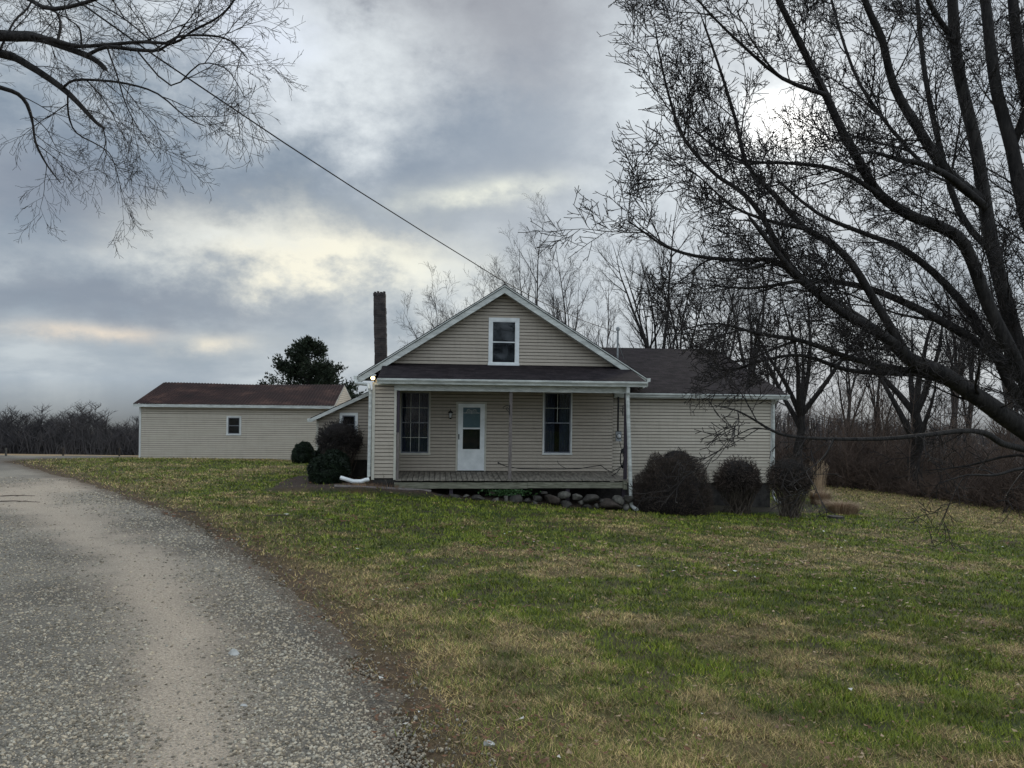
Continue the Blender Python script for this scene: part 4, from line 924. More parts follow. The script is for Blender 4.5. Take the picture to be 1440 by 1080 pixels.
# ================================================================== rocks by the porch
def rock(px, py, wpx, hpx, mat, label, w=-.28, group='stones piled along the porch', seed=0):
    u0, zc = hc(px, py, w); D = HF(u0, w, 0).y; s = D/F; rx, rzz = wpx*s/2, hpx*s/2; ry = (rx+rzz)*.5
    c = HF(u0, w, zc-.025); r = np.random.default_rng(seed+int(px*7+py)); mb = MB()
    import bmesh
    bm = bmesh.new(); bmesh.ops.create_icosphere(bm, subdivisions=3, radius=1)
    pl = [(Vector(r.normal(size=3)).normalized(), .5+.32*r.random()) for _ in range(13)]
    for v in bm.verts:
        for n_, h in pl:
            k = v.co.dot(n_)
            if k > h: v.co -= n_*(k-h)*.97
        v.co *= 1+.06*(r.random()-.5)
        v.co = Vector((v.co.x*rx*1.08, v.co.y*ry*1.08, v.co.z*rzz*1.08))
    a = r.random()*.5-.25; bmesh.ops.rotate(bm, verts=bm.verts, cent=(0, 0, 0), matrix=Matrix.Rotation(a, 3, 'Y'))
    me = bpy.data.meshes.new('rock'); bm.to_mesh(me); bm.free(); me.materials.append(M[mat]); me.polygons.foreach_set('use_smooth', [True]*len(me.polygons))
    o = bpy.data.objects.new('rock', me); COL.objects.link(o); o.location = c; tag(o, label, 'rock', group); return o
RK = [
 (613, 697, 22, 7, 'rock', 'thin flat dark stone at the left end of the rock pile'),
 (640, 697, 22, 9, 'rock', 'low dark grey slab left of the ivy patch'),
 (656, 696, 12, 6, 'rock_pale', 'small pale flat stone in the left half of the rock pile'),
 (672, 699, 22, 9, 'rock', 'broad dark stone below the ivy, left side'),
 (692, 692, 12, 6, 'rock_brown', 'small brown stone up against the deck skirt'),
 (697, 702, 13, 9, 'rock_pale', 'pale pointed stone below the ivy patch'),
 (712, 701, 9, 12, 'rock_pale', 'upright white wedge stone in the middle of the pile'),
 (726, 701, 21, 14, 'rock', 'grey peaked boulder near the middle of the pile'),
 (741, 703, 12, 9, 'rock', 'small grey stone right of the peaked boulder'),
 (756, 700, 16, 12, 'rock', 'mid grey stone left of the brown boulder'),
 (752, 706, 10, 6, 'rock_pale', 'little pale stone on the ground below the grey one'),
 (777, 702, 27, 17, 'rock_brown', 'reddish brown boulder in the right half of the pile'),
 (793, 694, 20, 12, 'rock_pale', 'pale tan rounded stone on top of the pile'),
 (796, 708, 20, 12, 'rock', 'dark stone below the pale rounded one'),
 (810, 698, 18, 11, 'rock_pale', 'pale grey oval stone on top of the pile'),
 (817, 705, 8, 7, 'rock_pale', 'small white stone under the two oval stones'),
 (826, 711, 18, 9, 'rock', 'dark low stone under the flat topped block'),
 (830, 699.5, 24, 12, 'rock', 'flat topped grey block on the pile near the downspout'),
 (838, 710, 11, 7, 'rock_pale', 'small pale stone left of the big boulder'),
 (858, 708, 34, 18, 'rock_brown', 'largest brown boulder at the right end of the pile'),
 (869, 703, 17, 17, 'rock_pale', 'pale broken rock leaning on the largest boulder'),
 (883, 700, 17, 13, 'rock', 'dark rock tucked under the deck corner by the downspout'),
 (879, 713, 15, 11, 'rock_pale', 'pale squat rock at the foot of the downspout'),
 (765, 692, 12, 6, 'rock', 'small stone half hidden under the deck edge'),
 (846, 703, 9, 8, 'rock', 'small round stone between the block and the big boulder')]
for i, (x_, y_, a, b, m, l) in enumerate(RK):
    rock(x_, y_, a, b, m, l, w=-.30 if y_ > 698 else -.16, seed=i)
# ivy
mb = MB()
for k in range(520):
    u0, z0 = hc(rng.normal(715, 15), 690, -.2); p = HF(u0, -.16-.12*rng.random(), hc(715, 693.5, -.2)[1]+.16*(rng.random()-.5)+.02); s = .018+.016*rng.random(); t = rng.random()*6.28
    a = Vector((math.cos(t), math.sin(t), .4*(rng.random()-.5)))*s; b = Vector((-math.sin(t)*.5, math.cos(t)*.3, .8))*s; mb.quad(p-a, p-b, p+a, p+b)
m_ivy = mat_noise('ivy leaf', (.02, .05, .015), (.05, .11, .03), 14, .6, 0)
o = mb.build('ivy_patch', m_ivy); tag(o, 'patch of green ivy over the stones under the porch', 'ivy', kind='stuff')
# flat paving stone in the dry grass bed, white stone on the drive
def flat(px, py, wm, dm, hm, mat, name, label, cat):
    c = hit(px, py); r = np.random.default_rng(int(px)); mb = MB(); n = 11; up = []; lo = []
    for k in range(n):
        t = 2*math.pi*k/n; q = .85+.25*r.random(); up.append(c+Vector((wm/2*q*math.cos(t)*.9, dm/2*q*math.sin(t)*.9, hm))); lo.append(c+Vector((wm/2*q*math.cos(t), dm/2*q*math.sin(t), -.03)))
    mb.face(up)
    for k in range(n): mb.quad(lo[k], lo[(k+1) % n], up[(k+1) % n], up[k])
    o = mb.build(name, M[mat], origin=c); return tag(o, label, cat)
def peb(px, py, wm, dm, hm, mat, name, label, cat):
    import bmesh
    c = hit(px, py); r = np.random.default_rng(int(px)); bm = bmesh.new(); bmesh.ops.create_icosphere(bm, subdivisions=2, radius=1)
    pl = [(Vector(r.normal(size=3)).normalized(), .45+.3*r.random()) for _ in range(11)]
    for v in bm.verts:
        for n_, h in pl:
            k = v.co.dot(n_)
            if k > h: v.co -= n_*(k-h)
        v.co = Vector((v.co.x*wm*.75, v.co.y*dm*.75, v.co.z*hm*.75))
    me = bpy.data.meshes.new(name); bm.to_mesh(me); bm.free(); me.materials.append(M[mat]); o = bpy.data.objects.new(name, me); COL.objects.link(o)
    o.location = c+Vector((0, 0, .018)); return tag(o, label, cat)
flat(1175, 729, .48, .4, .07, 'rock', 'flat_stone', 'flat grey stepping stone in front of the dry grass clumps', 'stone')
peb(330, 923, .075, .05, .05, 'white_rock', 'white_rock', 'single white rock lying on the gravel drive', 'rock')
peb(687, 1052, .05, .02, .03, 'white_rock', 'white_scrap', 'white crumpled scrap at the bottom edge of the lawn', 'scrap')
peb(343, 997, .04, .03, .025, 'white_rock', 'white_rock', 'small pale rock below the white rock on the drive', 'rock')

# ================================================================== shrubs
def fuzz(mb, c, rad, n, s, squash=1.0, shell=.72, flat_bottom=None, spiky=.6):
    """leaf sized faces spread through the outer part of an uneven dome"""
    for k in range(n):
        d = Vector(rng.normal(size=3)).normalized()
        if d.z < -.55: d.z = -d.z*.5; d.normalize()
        lump = 1+.06*math.sin(5*d.x+3*d.y+c[0])*math.cos(4*d.z+d.x*3)+.04*math.sin(11*d.x+9*d.z+c[1])
        q = (shell+(1.0-shell)*rng.random()**.6)*lump
        p = Vector((c[0]+d.x*rad[0]*q, c[1]+d.y*rad[1]*q, c[2]+d.z*rad[2]*q))
        if flat_bottom is not None and p.z < flat_bottom: continue
        o_ = (d*spiky+Vector(rng.normal(size=3))*.6).normalized(); a = o_.cross(Vector(rng.normal(size=3))).normalized(); z = s*(.6+.8*rng.random())
        mb.face([p-a*z*.32, p+o_*z, p+a*z*.32])
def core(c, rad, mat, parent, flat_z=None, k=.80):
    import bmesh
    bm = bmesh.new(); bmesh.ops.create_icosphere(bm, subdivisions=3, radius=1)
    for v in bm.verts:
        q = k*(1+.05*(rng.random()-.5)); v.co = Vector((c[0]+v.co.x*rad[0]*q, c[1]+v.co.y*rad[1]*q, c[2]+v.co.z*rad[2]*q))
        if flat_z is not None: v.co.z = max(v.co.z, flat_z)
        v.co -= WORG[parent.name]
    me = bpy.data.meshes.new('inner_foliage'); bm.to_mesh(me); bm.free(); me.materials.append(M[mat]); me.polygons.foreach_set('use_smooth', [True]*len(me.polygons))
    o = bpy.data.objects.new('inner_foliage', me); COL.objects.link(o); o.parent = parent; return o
def pxball(x0, y0, x1, y1, D):
    a, b = P(x0, y1, D), P(x1, y0, D); c = (a+b)/2; return c, (b.x-a.x)/2, (b.z-a.z)/2
def yew(x0, y0, x1, y1, D, label, n=5200):
    c, rx, rz_ = pxball(x0, y0, x1, y1, D); g = Gz(c.x, c.y)
    t = thing('evergreen_shrub', (c.x, c.y, g), label, 'shrub', 'clipped evergreen shrubs by the lean-to')
    mb = MB(); fuzz(mb, c, (rx, rx, rz_), int(n*1.3), .05, shell=.84, flat_bottom=g+.03, spiky=.8); mb.build('foliage', M['yew'], t)
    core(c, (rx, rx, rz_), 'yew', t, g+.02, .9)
    s = MB(); s.tube([Vector((c.x, c.y, g-.05)), Vector((c.x+.02, c.y, c.z))], [.04, .02], 6); s.build('stem', M['bark'], t)
yew(411, 621.5, 442, 660, 33.0, 'small round dark evergreen shrub, farthest left, against the outbuilding wall')
yew(440, 627, 483, 668, 25.0, 'round evergreen shrub behind the two front ones under the bare round bush')
yew(449, 633, 492, 676, 23.6, 'middle evergreen dome peeking over the front shrub')
yew(432.5, 640, 491, 688, 22.3, 'largest front evergreen dome beside the white drain pipe', 8000)
def bare_bush(x0, y0, x1, y1, D, ybase, label, n=520, mat='hedge_brown', corek=.0, fan=.35, open_=.55, tw=.004, group='bare rounded shrubs', stem='stem_pale'):
    c, rx, rz_ = pxball(x0, y0, x1, y1, D); b = P((x0+x1)/2, ybase, D); g = Gz(c.x, c.y); b.z = g
    t = thing('bare_shrub', (c.x, c.y, g), label, 'shrub', group)
    st = MB(); cr = MB()
    for k in range(n):
        d = Vector(rng.normal(size=3)); d.z = abs(d.z)*1.0-.25; d.normalize(); sh = 1+.05*math.sin(6*d.x+4*d.y)
        e = Vector((c.x+d.x*rx*sh, c.y+d.y*rx*sh*.9, c.z+d.z*rz_*sh))
        s = b+Vector((rng.normal()*rx*.22, rng.normal()*rx*.22, -.02))
        m1 = s.lerp(e, .5)+Vector(((e.x-s.x)*.12, (e.y-s.y)*.12, -.02))
        if k < n*.16: st.tube([s, s.lerp(m1, .5)+Vector(rng.normal(size=3))*.02, m1, m1.lerp(e, .7)], [.013, .011, .008, .003], 4, cap=False)
        # fine twigs that fill the clipped outer shell
        for j in range(7):
            q = .45+.5*rng.random(); p0 = m1.lerp(e, q)+Vector(rng.normal(size=3))*rx*.07
            o_ = (d*.7+Vector(rng.normal(size=3))*.55).normalized(); L_ = .05+.07*rng.random()
            p1 = p0+o_*L_; a = o_.cross(Vector(rng.normal(size=3))).normalized()*tw*(.7+.8*rng.random()); cr.face([p0-a, p0+a, p1])
            o2 = (o_+Vector(rng.normal(size=3))*.6).normalized(); p2 = p0.lerp(p1, .5); cr.face([p2-a, p2+a, p2+o2*L_*.6])
    st.build('stem', M[stem], t); cr.build('twigs', M[mat], t)
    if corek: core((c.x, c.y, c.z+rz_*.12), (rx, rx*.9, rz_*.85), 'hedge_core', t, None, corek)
bare_bush(447, 589, 508.5, 640, 24.2, 655, 'round bare bush on many thin stems in front of the lean-to window', 900, mat='twig', corek=.74, tw=.007)
bare_bush(1006, 641, 1069, 706, 22.4, 722, 'round topped bare shrub between the wide brown hedge and the wing corner', 1000, corek=.80, tw=.008)
bare_bush(1081, 639, 1139, 704, 21.9, 712, 'round dark shrub covering the right corner of the wing', 1000, corek=.82, tw=.008)
bare_bush(928, 630.5, 975.5, 668, 23.0, 700, 'small dark shrub behind the wide brown hedge', 420, corek=.82, tw=.007)
def hedge():
    c, rx, rz_ = pxball(889, 643, 999, 745, 21.9); g = Gz(c.x, c.y)
    t = thing('brown_hedge', (c.x, c.y, g), 'wide mounded brown leafless hedge right of the porch downspout', 'hedge')
    mb = MB()
    for k in range(24000):
        d = Vector(rng.normal(size=3)); d.z = abs(d.z); d.normalize()
        e = 2.6; nn = (abs(d.x)**e+abs(d.y)**e+abs(d.z)**e)**(-1/e)*(1+.05*math.sin(7*d.x+5*d.z)+.03*math.sin(13*d.x))
        q = .80+.22*rng.random(); p = Vector((c.x+d.x*nn*rx*q, c.y+d.y*nn*.75*q, g+d.z*nn*(c.z+rz_-g)*q))
        o_ = (d+Vector((0, 0, .5))+Vector(rng.normal(size=3))*.6).normalized(); L_ = .05+.08*rng.random(); a = o_.cross(Vector(rng.normal(size=3))).normalized()*.006
        mb.face([p-a, p+a, p+o_*L_])
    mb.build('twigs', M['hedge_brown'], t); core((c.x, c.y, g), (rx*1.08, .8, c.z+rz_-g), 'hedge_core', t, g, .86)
    s = MB()
    for k in range(14):
        q = rng.normal(size=2)*.25; s.tube([Vector((c.x+q[0], c.y+q[1], g-.03)), Vector((c.x+q[0]*2.5, c.y+q[1]*1.5, c.z))], [.014, .005], 4)
    s.build('stem', M['bark'], t)
hedge()
# small sapling and red brown dead flowers in the left bed
def tuft(px, py, n, h, spread, mat, name, label, cat, lean=.35, wd=.004, d=None, group=None, mix=.0):
    c = hit(px, py) if d is None else Vector((P(px, py, d).x, d, Gz(P(px, py, d).x, d))); mb = MB()
    for k in range(n):
        t = rng.random()*6.28; r0 = spread*math.sqrt(rng.random())*.5; p = Vector((c.x+r0*math.cos(t), c.y+r0*math.sin(t), 0)); p.z = Gz(p.x, p.y)-.01
        l = lean*(.3+rng.random()); hh = h*(.55+.5*rng.random()); dx = Vector((math.cos(t), math.sin(t), 0)); a = Vector((-math.sin(t), math.cos(t), 0))*wd
        m1 = p+dx*hh*l*.35+Vector((0, 0, hh*.6)); e = p+dx*hh*l*1.15+Vector((0, 0, hh*(1-.25*l)))
        mb.cur = int(rng.random() < mix); mb.face([p-a, p+a, m1+a*.7, m1-a*.7]); mb.face([m1-a*.7, m1+a*.7, e])
    o = mb.build(name, [M[mat], M['straw']], origin=c); return tag(o, label, cat, group)
tuft(1153, 709, 1300, .62, .55, 'straw_red', 'dry_grass_clump', 'rusty dry grass clump at the foot of the tall plumes', 'grass clump', .85, wd=.0035, mix=.55, group='dry ornamental grass clumps')
tuft(1184, 722, 1700, .50, .85, 'straw_red', 'dry_grass_clump', 'low wide tan and rust grass clump behind the flat stone', 'grass clump', .95, wd=.0035, mix=.5, group='dry ornamental grass clumps')
o = tuft(1152, 702, 90, 1.15, .38, 'straw', 'tall_dry_grass', 'tall pale dry grass with plumes beside the wing corner shrub', 'ornamental grass', .16, wd=.006)
c = hit(1152, 702); mb = MB()
for k in range(30):
    t = rng.random()*6.28; p = c+Vector((.22*rng.normal(), .2*rng.normal(), .95+.35*rng.random()))
    mb.tube([Vector((c.x+(p.x-c.x)*.4, c.y+(p.y-c.y)*.4, c.z)), p], [.005, .003], 3)
    for j in range(12):
        q = p+Vector((.012*rng.normal(), .012*rng.normal(), .016*j-.06)); a = Vector(rng.normal(size=3)).normalized()*.028; mb.face([q, q+a, q+Vector((0, 0, .03))])
pl = mb.build('plume', M['straw'])
pl.parent = o; pl.location = -Vector(o.location)
tuft(545, 685, 420, .22, 1.2, 'straw_red', 'dead_flowers', 'reddish dead flower stalks in the bed left of the porch', 'plants', .5)
tuft(505, 688, 460, .16, 1.2, 'straw_red', 'dead_flowers', 'low reddish stalks at the left end of the flower bed', 'plants', .6)
b = hit(544, 689); mb = MB(); s1 = b+Vector((-.02, 0, .22)); s2 = b+Vector((-.07, 0, .48))
mb.tube([b, s1, b+Vector((-.09, 0, .33)), b+Vector((-.12, 0, .46))], [.011, .009, .006, .003], 5); mb.tube([s1, b+Vector((-.03, .02, .3))], [.006, .003], 4)
mb.tube([b+Vector((-.09, 0, .33)), b+Vector((-.06, .03, .4))], [.005, .002], 4)
o = mb.build('sapling', M['stem_pale'], origin=b); tag(o, 'thin pale bare sapling in front of the short wall left of the porch', 'sapling')
# low timber edging along the bed
a = hit(470, 686); b = hit(606, 692); mb = MB(); d = (b-a).normalized(); n_ = Vector((-d.y, d.x, 0)).normalized()
mb.tube([a+Vector((0, 0, .03)), a.lerp(b, .5)+Vector((0, 0, .04)), b+Vector((0, 0, .02))], .05, 6); o = mb.build('bed_edging', M['post'], origin=a); tag(o, 'low weathered timber edging in front of the left flower bed', 'edging')
# marker posts in the far field
for k, (x_, y_, l) in enumerate(((8.5, 636.5, 'thin pale marker stake at the far left edge of the field'), (89, 635, 'short dark stake between the other two field stakes'), (168, 635.5, 'dark marker stake nearest the outbuilding'))):
    D = 40+2*k; p = P(x_, 630, D); g = Gz(p.x, D); mb = MB(); h = P(x_, y_-8, D).z-g+.0
    h = min(max(h, .5), 1.0); mb.box(frame((p.x, p.y, 0), Vector((1, 0, 0)), Vector((0, 1, 0))), -.035, .035, -.035, .035, g-.1, g+h*.85)
    t = mb.build('marker_stake', M['rock_brown' if k else 'rock_pale'], origin=(p.x, p.y, g)); tag(t, l, 'stake', 'stakes along the far field edge')
# fallen sticks on the drive and lawn
for k, (x_, y_, L_, an) in enumerate(((18, 699, .9, .3), (20, 707, 1.1, .05), (600, 722, .5, .2), (395, 727, .7, .1), (270, 722, .6, -.2))):
    c = hit(x_, y_); mb = MB(); d = Vector((math.cos(an), math.sin(an), 0)); mb.tube([c-d*L_/2+Vector((0, 0, .02)), c+Vector((0, .03, .035)), c+d*L_/2+Vector((0, 0, .015))], [.012, .01, .005], 5)
    mb.tube([c, c+d*L_*.2+Vector((0, .12, .04))], [.007, .003], 4)
    lb_ = ['dead stick at the left edge of the gravel drive, the upper one', 'second dead stick lying just below on the gravel', 'thin stick on the lawn in front of the porch', 'thin stick on the grass left of centre', 'short stick at the grass edge by the drive'][k]
    o = mb.build('fallen_stick', M['stem_pale'], origin=c); tag(o, lb_, 'stick', 'fallen sticks')
# ================================================================== trees
class TB:       # batches tapered tubes with numpy
    def __init__(s): s.g = {}
    def add(s, pts, rad):
        r = max(rad); n = 3 if r < .012 else (4 if r < .03 else (6 if r < .08 else 10))
        s.g.setdefault((n, len(pts)), []).append((pts, rad))
    def arrays(s):
        Vs, Fs, o = [], [], 0
        for (n, m), lst in s.g.items():
            Pp = np.array([[tuple(p) for p in a] for a, _ in lst]); R = np.array([b for _, b in lst]); K = len(lst)
            D = np.empty_like(Pp); D[:, 1:-1] = Pp[:, 2:]-Pp[:, :-2]; D[:, 0] = Pp[:, 1]-Pp[:, 0]; D[:, -1] = Pp[:, -1]-Pp[:, -2]
            D /= np.linalg.norm(D, axis=2, keepdims=True)+1e-9
            up = np.zeros_like(D); up[..., 2] = 1; f = np.abs((Pp[:, -1]-Pp[:, 0])[:, 2]) > .9*np.linalg.norm(Pp[:, -1]-Pp[:, 0], axis=1)+1e-9; up[f] = (1, 0, 0)
            A = np.cross(D, up); A /= np.linalg.norm(A, axis=2, keepdims=True)+1e-9; B = np.cross(A, D)
            t = 2*np.pi*np.arange(n)/n
            W = Pp[:, :, None]+R[:, :, None, None]*(A[:, :, None]*np.cos(t)[:, None]+B[:, :, None]*np.sin(t)[:, None])
            Vs.append(W.reshape(-1, 3))
            i = np.arange(m-1)[:, None]*n; j = np.arange(n)[None]; j2 = (j+1) % n
            q = np.stack([i+j, i+j2, i+n+j2, i+n+j], 2).reshape(-1, 4)
            Fs.append((q[None]+(o+np.arange(K)*m*n)[:, None, None]).reshape(-1, 4)); o += K*m*n
        return np.concatenate(Vs), np.concatenate(Fs)
    def build(s, name, mat, parent=None, kind=None):
        a, b = s.arrays(); return np_mesh(name, a, b, mat, parent=parent, kind=kind, smooth=True)
R_ = random.Random(5)
def rv(): return Vector((R_.gauss(0, 1), R_.gauss(0, 1), R_.gauss(0, 1)))
def branch(tb, p, d, L, r, lvl, cfg, tip=.0025):
    n = cfg['seg'][lvl]; pts = [p.copy()]; rad = [r]; d = d.normalized(); st = L/n; wob = cfg['wob'][lvl]; tr = cfg['trop'][lvl]
    for i in range(n):
        d = (d+rv()*wob+Vector((0, 0, tr))).normalized(); p = p+d*st*(.8+.4*R_.random()); pts.append(p.copy()); rad.append(max(tip, r*(1-(i+1)/n*(1-cfg['taper'])) if lvl < cfg['max'] else r*(1-(i+1)/n*.6)))
    (tb[0] if lvl < cfg.get('split', 1) else tb[1]).add(pts, rad)
    if lvl < cfg['max']: kids(tb, pts, rad, L, lvl+1, cfg)
    return pts
def kids(tb, pts, rad, L, lvl, cfg, dens=1.0, t0=None):
    cnt = cfg['n'][lvl]*dens; k = int(cnt)+(1 if R_.random() < cnt-int(cnt) else 0); n = len(pts)-1; t0 = cfg.get('t0', .15) if t0 is None else t0
    for j in range(k):
        t = t0+(1-t0)*(j+R_.random())/k; t = min(t, .999); i = int(t*n); f = t*n-i; p = pts[i].lerp(pts[i+1], f); r = rad[i]*(1-f)+rad[i+1]*f
        ax = (pts[i+1]-pts[i]).normalized(); o = ax.cross(rv()); 
        if o.length < .1: continue
        o.normalize(); b = cfg.get('bias')
        if b is not None: o = (o+b*.5); o = (o-ax*o.dot(ax)).normalized()
        an = math.radians(cfg['ang'][lvl]*(.7+.6*R_.random())); d = ax*math.cos(an)+o*math.sin(an)
        l = L*cfg['lr'][lvl]*(.55+.75*R_.random())*(1-.45*t); l = max(l, cfg['lmin'][lvl])
        branch(tb, p, d, l, min(r*.75, cfg['rr'][lvl]*(.7+.6*R_.random())*max(.5, min(1.6, l/ max(.01, cfg['lref'][lvl])))), lvl, cfg, cfg.get('tip', .0025))
def smooth_poly(pts, per=3):
    out = []
    for i in range(len(pts)-1):
        p0 = pts[max(i-1, 0)]; p1 = pts[i]; p2 = pts[i+1]; p3 = pts[min(i+2, len(pts)-1)]
        for k in range(per):
            t = k/per; out.append(.5*((2*p1)+(p2-p0)*t+(2*p0-5*p1+4*p2-p3)*t*t+(-p0+3*p1-3*p2+p3)*t**3))
    out.append(pts[-1]); return out
WS = .62; LCAP = 1.85
def limb(tb, spec, w0, w1, D0, D1, cfg, dens=1.0, L=None, jit=.0, t0=.1):
    """a limb that follows measured points; widths given in photo pixels"""
    n = len(spec); pts = []
    for i, (x_, y_) in enumerate(spec): pts.append(P(x_, y_, D0+(D1-D0)*i/(n-1)+R_.gauss(0, jit)))
    pts = smooth_poly(pts, 3); m = len(pts); rad = []
    for i, p in enumerate(pts):
        t = i/(m-1); rad.append((w0+(w1-w0)*t)*p.y/F/2*WS)
    tb[0].add(pts, rad[:-1]+[.003]); ln = sum((a-b).length for a, b in zip(pts[:-1], pts[1:]))
    kids(tb, pts, rad, L or min(ln, LCAP), 1, cfg, dens*ln/2.5, t0); return pts
# ---------------- the big pear tree on the right
cfgP = dict(seg=[6, 8, 6, 4, 2], wob=[.08, .07, .07, .09, .12], trop=[.0, .03, .035, .05, .04], taper=.3, max=4, split=1, n=[0, 11, 9.0, 5.5, 1.7], ang=[0, 36, 40, 48, 50], lr=[0, .50, .46, .44, .42], lmin=[0, .5, .26, .15, .05],
            rr=[0, .014, .0072, .0045, .0038], lref=[0, 1.1, .5, .25, .08], tip=.0029, t0=.12)
tb = (TB(), TB())
tx = P(1512, 640, 7.4); tg = Gz(tx.x, 7.4)
PEAR = thing('pear_tree', (tx.x, 7.4, tg), 'large dark bare tree whose fanning limbs fill the right side of the view', 'tree')
fork = P(1505, 640, 7.4)
tb[0].add([Vector((tx.x+.12, 7.42, tg-.2)), Vector((tx.x+.08, 7.4, tg+.15)), Vector((tx.x+.05, 7.4, tg+.8)), fork+Vector((.02, 0, -.1)), fork+Vector((.05, 0, .5))], [.42, .34, .30, .30, .22])
lm = lambda *a, **k: limb(tb, *a, cfg=cfgP, **k)
lm([(1500, 650), (1450, 610), (1411, 584), (1386, 566), (1355, 545), (1320, 522), (1279, 505), (1260, 487), (1230, 465), (1197, 447), (1160, 422), (1118, 385), (1085, 345), (1050, 300)], 50, 8, 7.35, 6.0, dens=1.1)
lm([(1490, 630), (1452, 560), (1425, 500), (1390, 430), (1357, 345), (1320, 318), (1282, 304), (1236, 273), (1207, 225), (1186, 188), (1161, 133), (1132, 75), (1111, 33), (1085, -20), (1062, -70)], 33, 11, 7.3, 6.3, dens=1.0)
lm([(1480, 620), (1460, 560), (1436, 500), (1419, 442), (1398, 358), (1386, 292), (1373, 208), (1352, 120), (1343, 60), (1338, -20), (1330, -110)], 36, 20, 7.4, 7.6, dens=.9)
lm([(1520, 600), (1500, 500), (1470, 380), (1440, 290), (1423, 208), (1402, 130), (1390, 42), (1380, -60)], 40, 20, 7.5, 8.2, dens=.9)
lm([(1386, 292), (1340, 252), (1298, 231), (1262, 224), (1225, 214), (1190, 222)], 19, 4, 7.4, 6.3, dens=.9)
lm([(1382, 283), (1332, 242), (1290, 179), (1257, 121), (1240, 54), (1219, 8), (1200, -60)], 26, 13, 7.5, 7.0, dens=.9)
lm([(1279, 505), (1255, 465), (1235, 432), (1198, 371), (1165, 340), (1132, 321), (1086, 271), (1050, 230), (1034, 167), (1010, 90), (985, 20)], 22, 4, 6.9, 6.4, dens=1.0)
lm([(1260, 487), (1220, 455), (1186, 433), (1132, 400), (1090, 367), (1040, 366), (978, 360), (935, 346), (905, 326), (880, 308)], 19, 2.5, 6.8, 6.0, dens=.75)
lm([(1198, 447), (1150, 410), (1110, 372), (1069, 300), (1040, 268), (1007, 246), (965, 200), (945, 150), (930, 90), (920, 30)], 16, 3, 6.5, 6.9, dens=1.0)
lm([(1132, 321), (1080, 310), (1030, 290), (985, 250), (955, 228)], 10, 2.5, 6.4, 5.8, dens=.9)
lm([(1236, 273), (1180, 240), (1120, 230), (1040, 225), (990, 195), (955, 165)], 12, 2.5, 6.7, 7.3, dens=.9)
lm([(1161, 133), (1100, 110), (1040, 60), (990, 10), (950, -40)], 12, 4, 6.4, 5.9, dens=.9)
lm([(1298, 231), (1260, 190), (1210, 120), (1180, 40), (1160, -40)], 12, 5, 7.2, 7.9, dens=.9)
lm([(1505, 640), (1460, 560), (1400, 500), (1330, 455), (1260, 420), (1200, 400), (1130, 395), (1060, 405), (1000, 402)], 30, 3, 7.4, 8.3, dens=1.0)
lm([(1330, 520), (1270, 520), (1200, 505), (1130, 480), (1070, 470), (1010, 455), (965, 462)], 18, 3, 7.0, 5.9, dens=.8)
lm([(1386, 566), (1310, 530), (1250, 525), (1190, 520), (1130, 500), (1080, 505), (1030, 520), (990, 515)], 17, 3, 7.1, 7.8, dens=.8)
lm([(1495, 645), (1450, 580), (1420, 540), (1385, 470), (1330, 400), (1270, 350), (1220, 330), (1150, 300), (1090, 250)], 30, 5, 7.6, 8.6, dens=.9)
lm([(1490, 560), (1480, 450), (1460, 300), (1450, 180), (1430, 60), (1420, -60)], 38, 20, 7.8, 8.4, dens=.9)
lm([(1530, 560), (1560, 400), (1590, 220), (1620, 40)], 36, 16, 7.6, 7.8, dens=.8)
lm([(1520, 600), (1640, 480), (1740, 360), (1820, 220)], 34, 12, 7.6, 7.2, dens=.8)
lm([(1530, 610), (1660, 560), (1800, 500)], 26, 8, 7.5, 8.5, dens=.7)
lm([(1343, 60), (1310, 10), (1280, -60)], 16, 9, 7.5, 7.1, dens=.9)
lm([(1423, 208), (1455, 120), (1480, 20), (1500, -60)], 20, 12, 8.0, 7.2, dens=.9)
lm([(1398, 358), (1350, 300), (1320, 200), (1300, 100), (1290, 0), (1285, -80)], 16, 7, 7.7, 8.8, dens=.8)
cfgLow = dict(cfgP); cfgLow['n'] = [0, 5, 4.5, 3.5, 2.0]; cfgLow['lr'] = [0, .30, .45, .5, .5]; cfgLow['trop'] = [0, .0, .0, .0, 0]
# the low horizontal branch that reaches across the wing
limb(tb, [(1500, 655), (1440, 632), (1410, 624), (1385, 609), (1350, 606), (1300, 612), (1240, 617), (1160, 617), (1110, 613), (1085, 605), (1060, 590), (1035, 577), (1005, 570)], 17, 2.5, 7.0, 5.4, cfgLow, .8)
limb(tb, [(1085, 605), (1060, 602), (1040, 610), (1020, 622)], 4, 2, 5.6, 5.3, cfgLow, 2.0)
limb(tb, [(1172, 618), (1160, 640), (1140, 658), (1110, 676)], 5, 2.0, 5.6, 5.3, cfgLow, .8)
limb(tb, [(1505, 660), (1440, 658), (1400, 668), (1360, 668), (1320, 680)], 10, 2, 6.9, 6.2, cfgLow, .8)
limb(tb, [(1500, 655), (1430, 640), (1360, 655), (1300, 662)], 8, 2, 7.2, 7.8, cfgLow, .7)
tb[0].build('trunk', M['bark'], PEAR); tb[1].build('crown', M['twig'], PEAR)
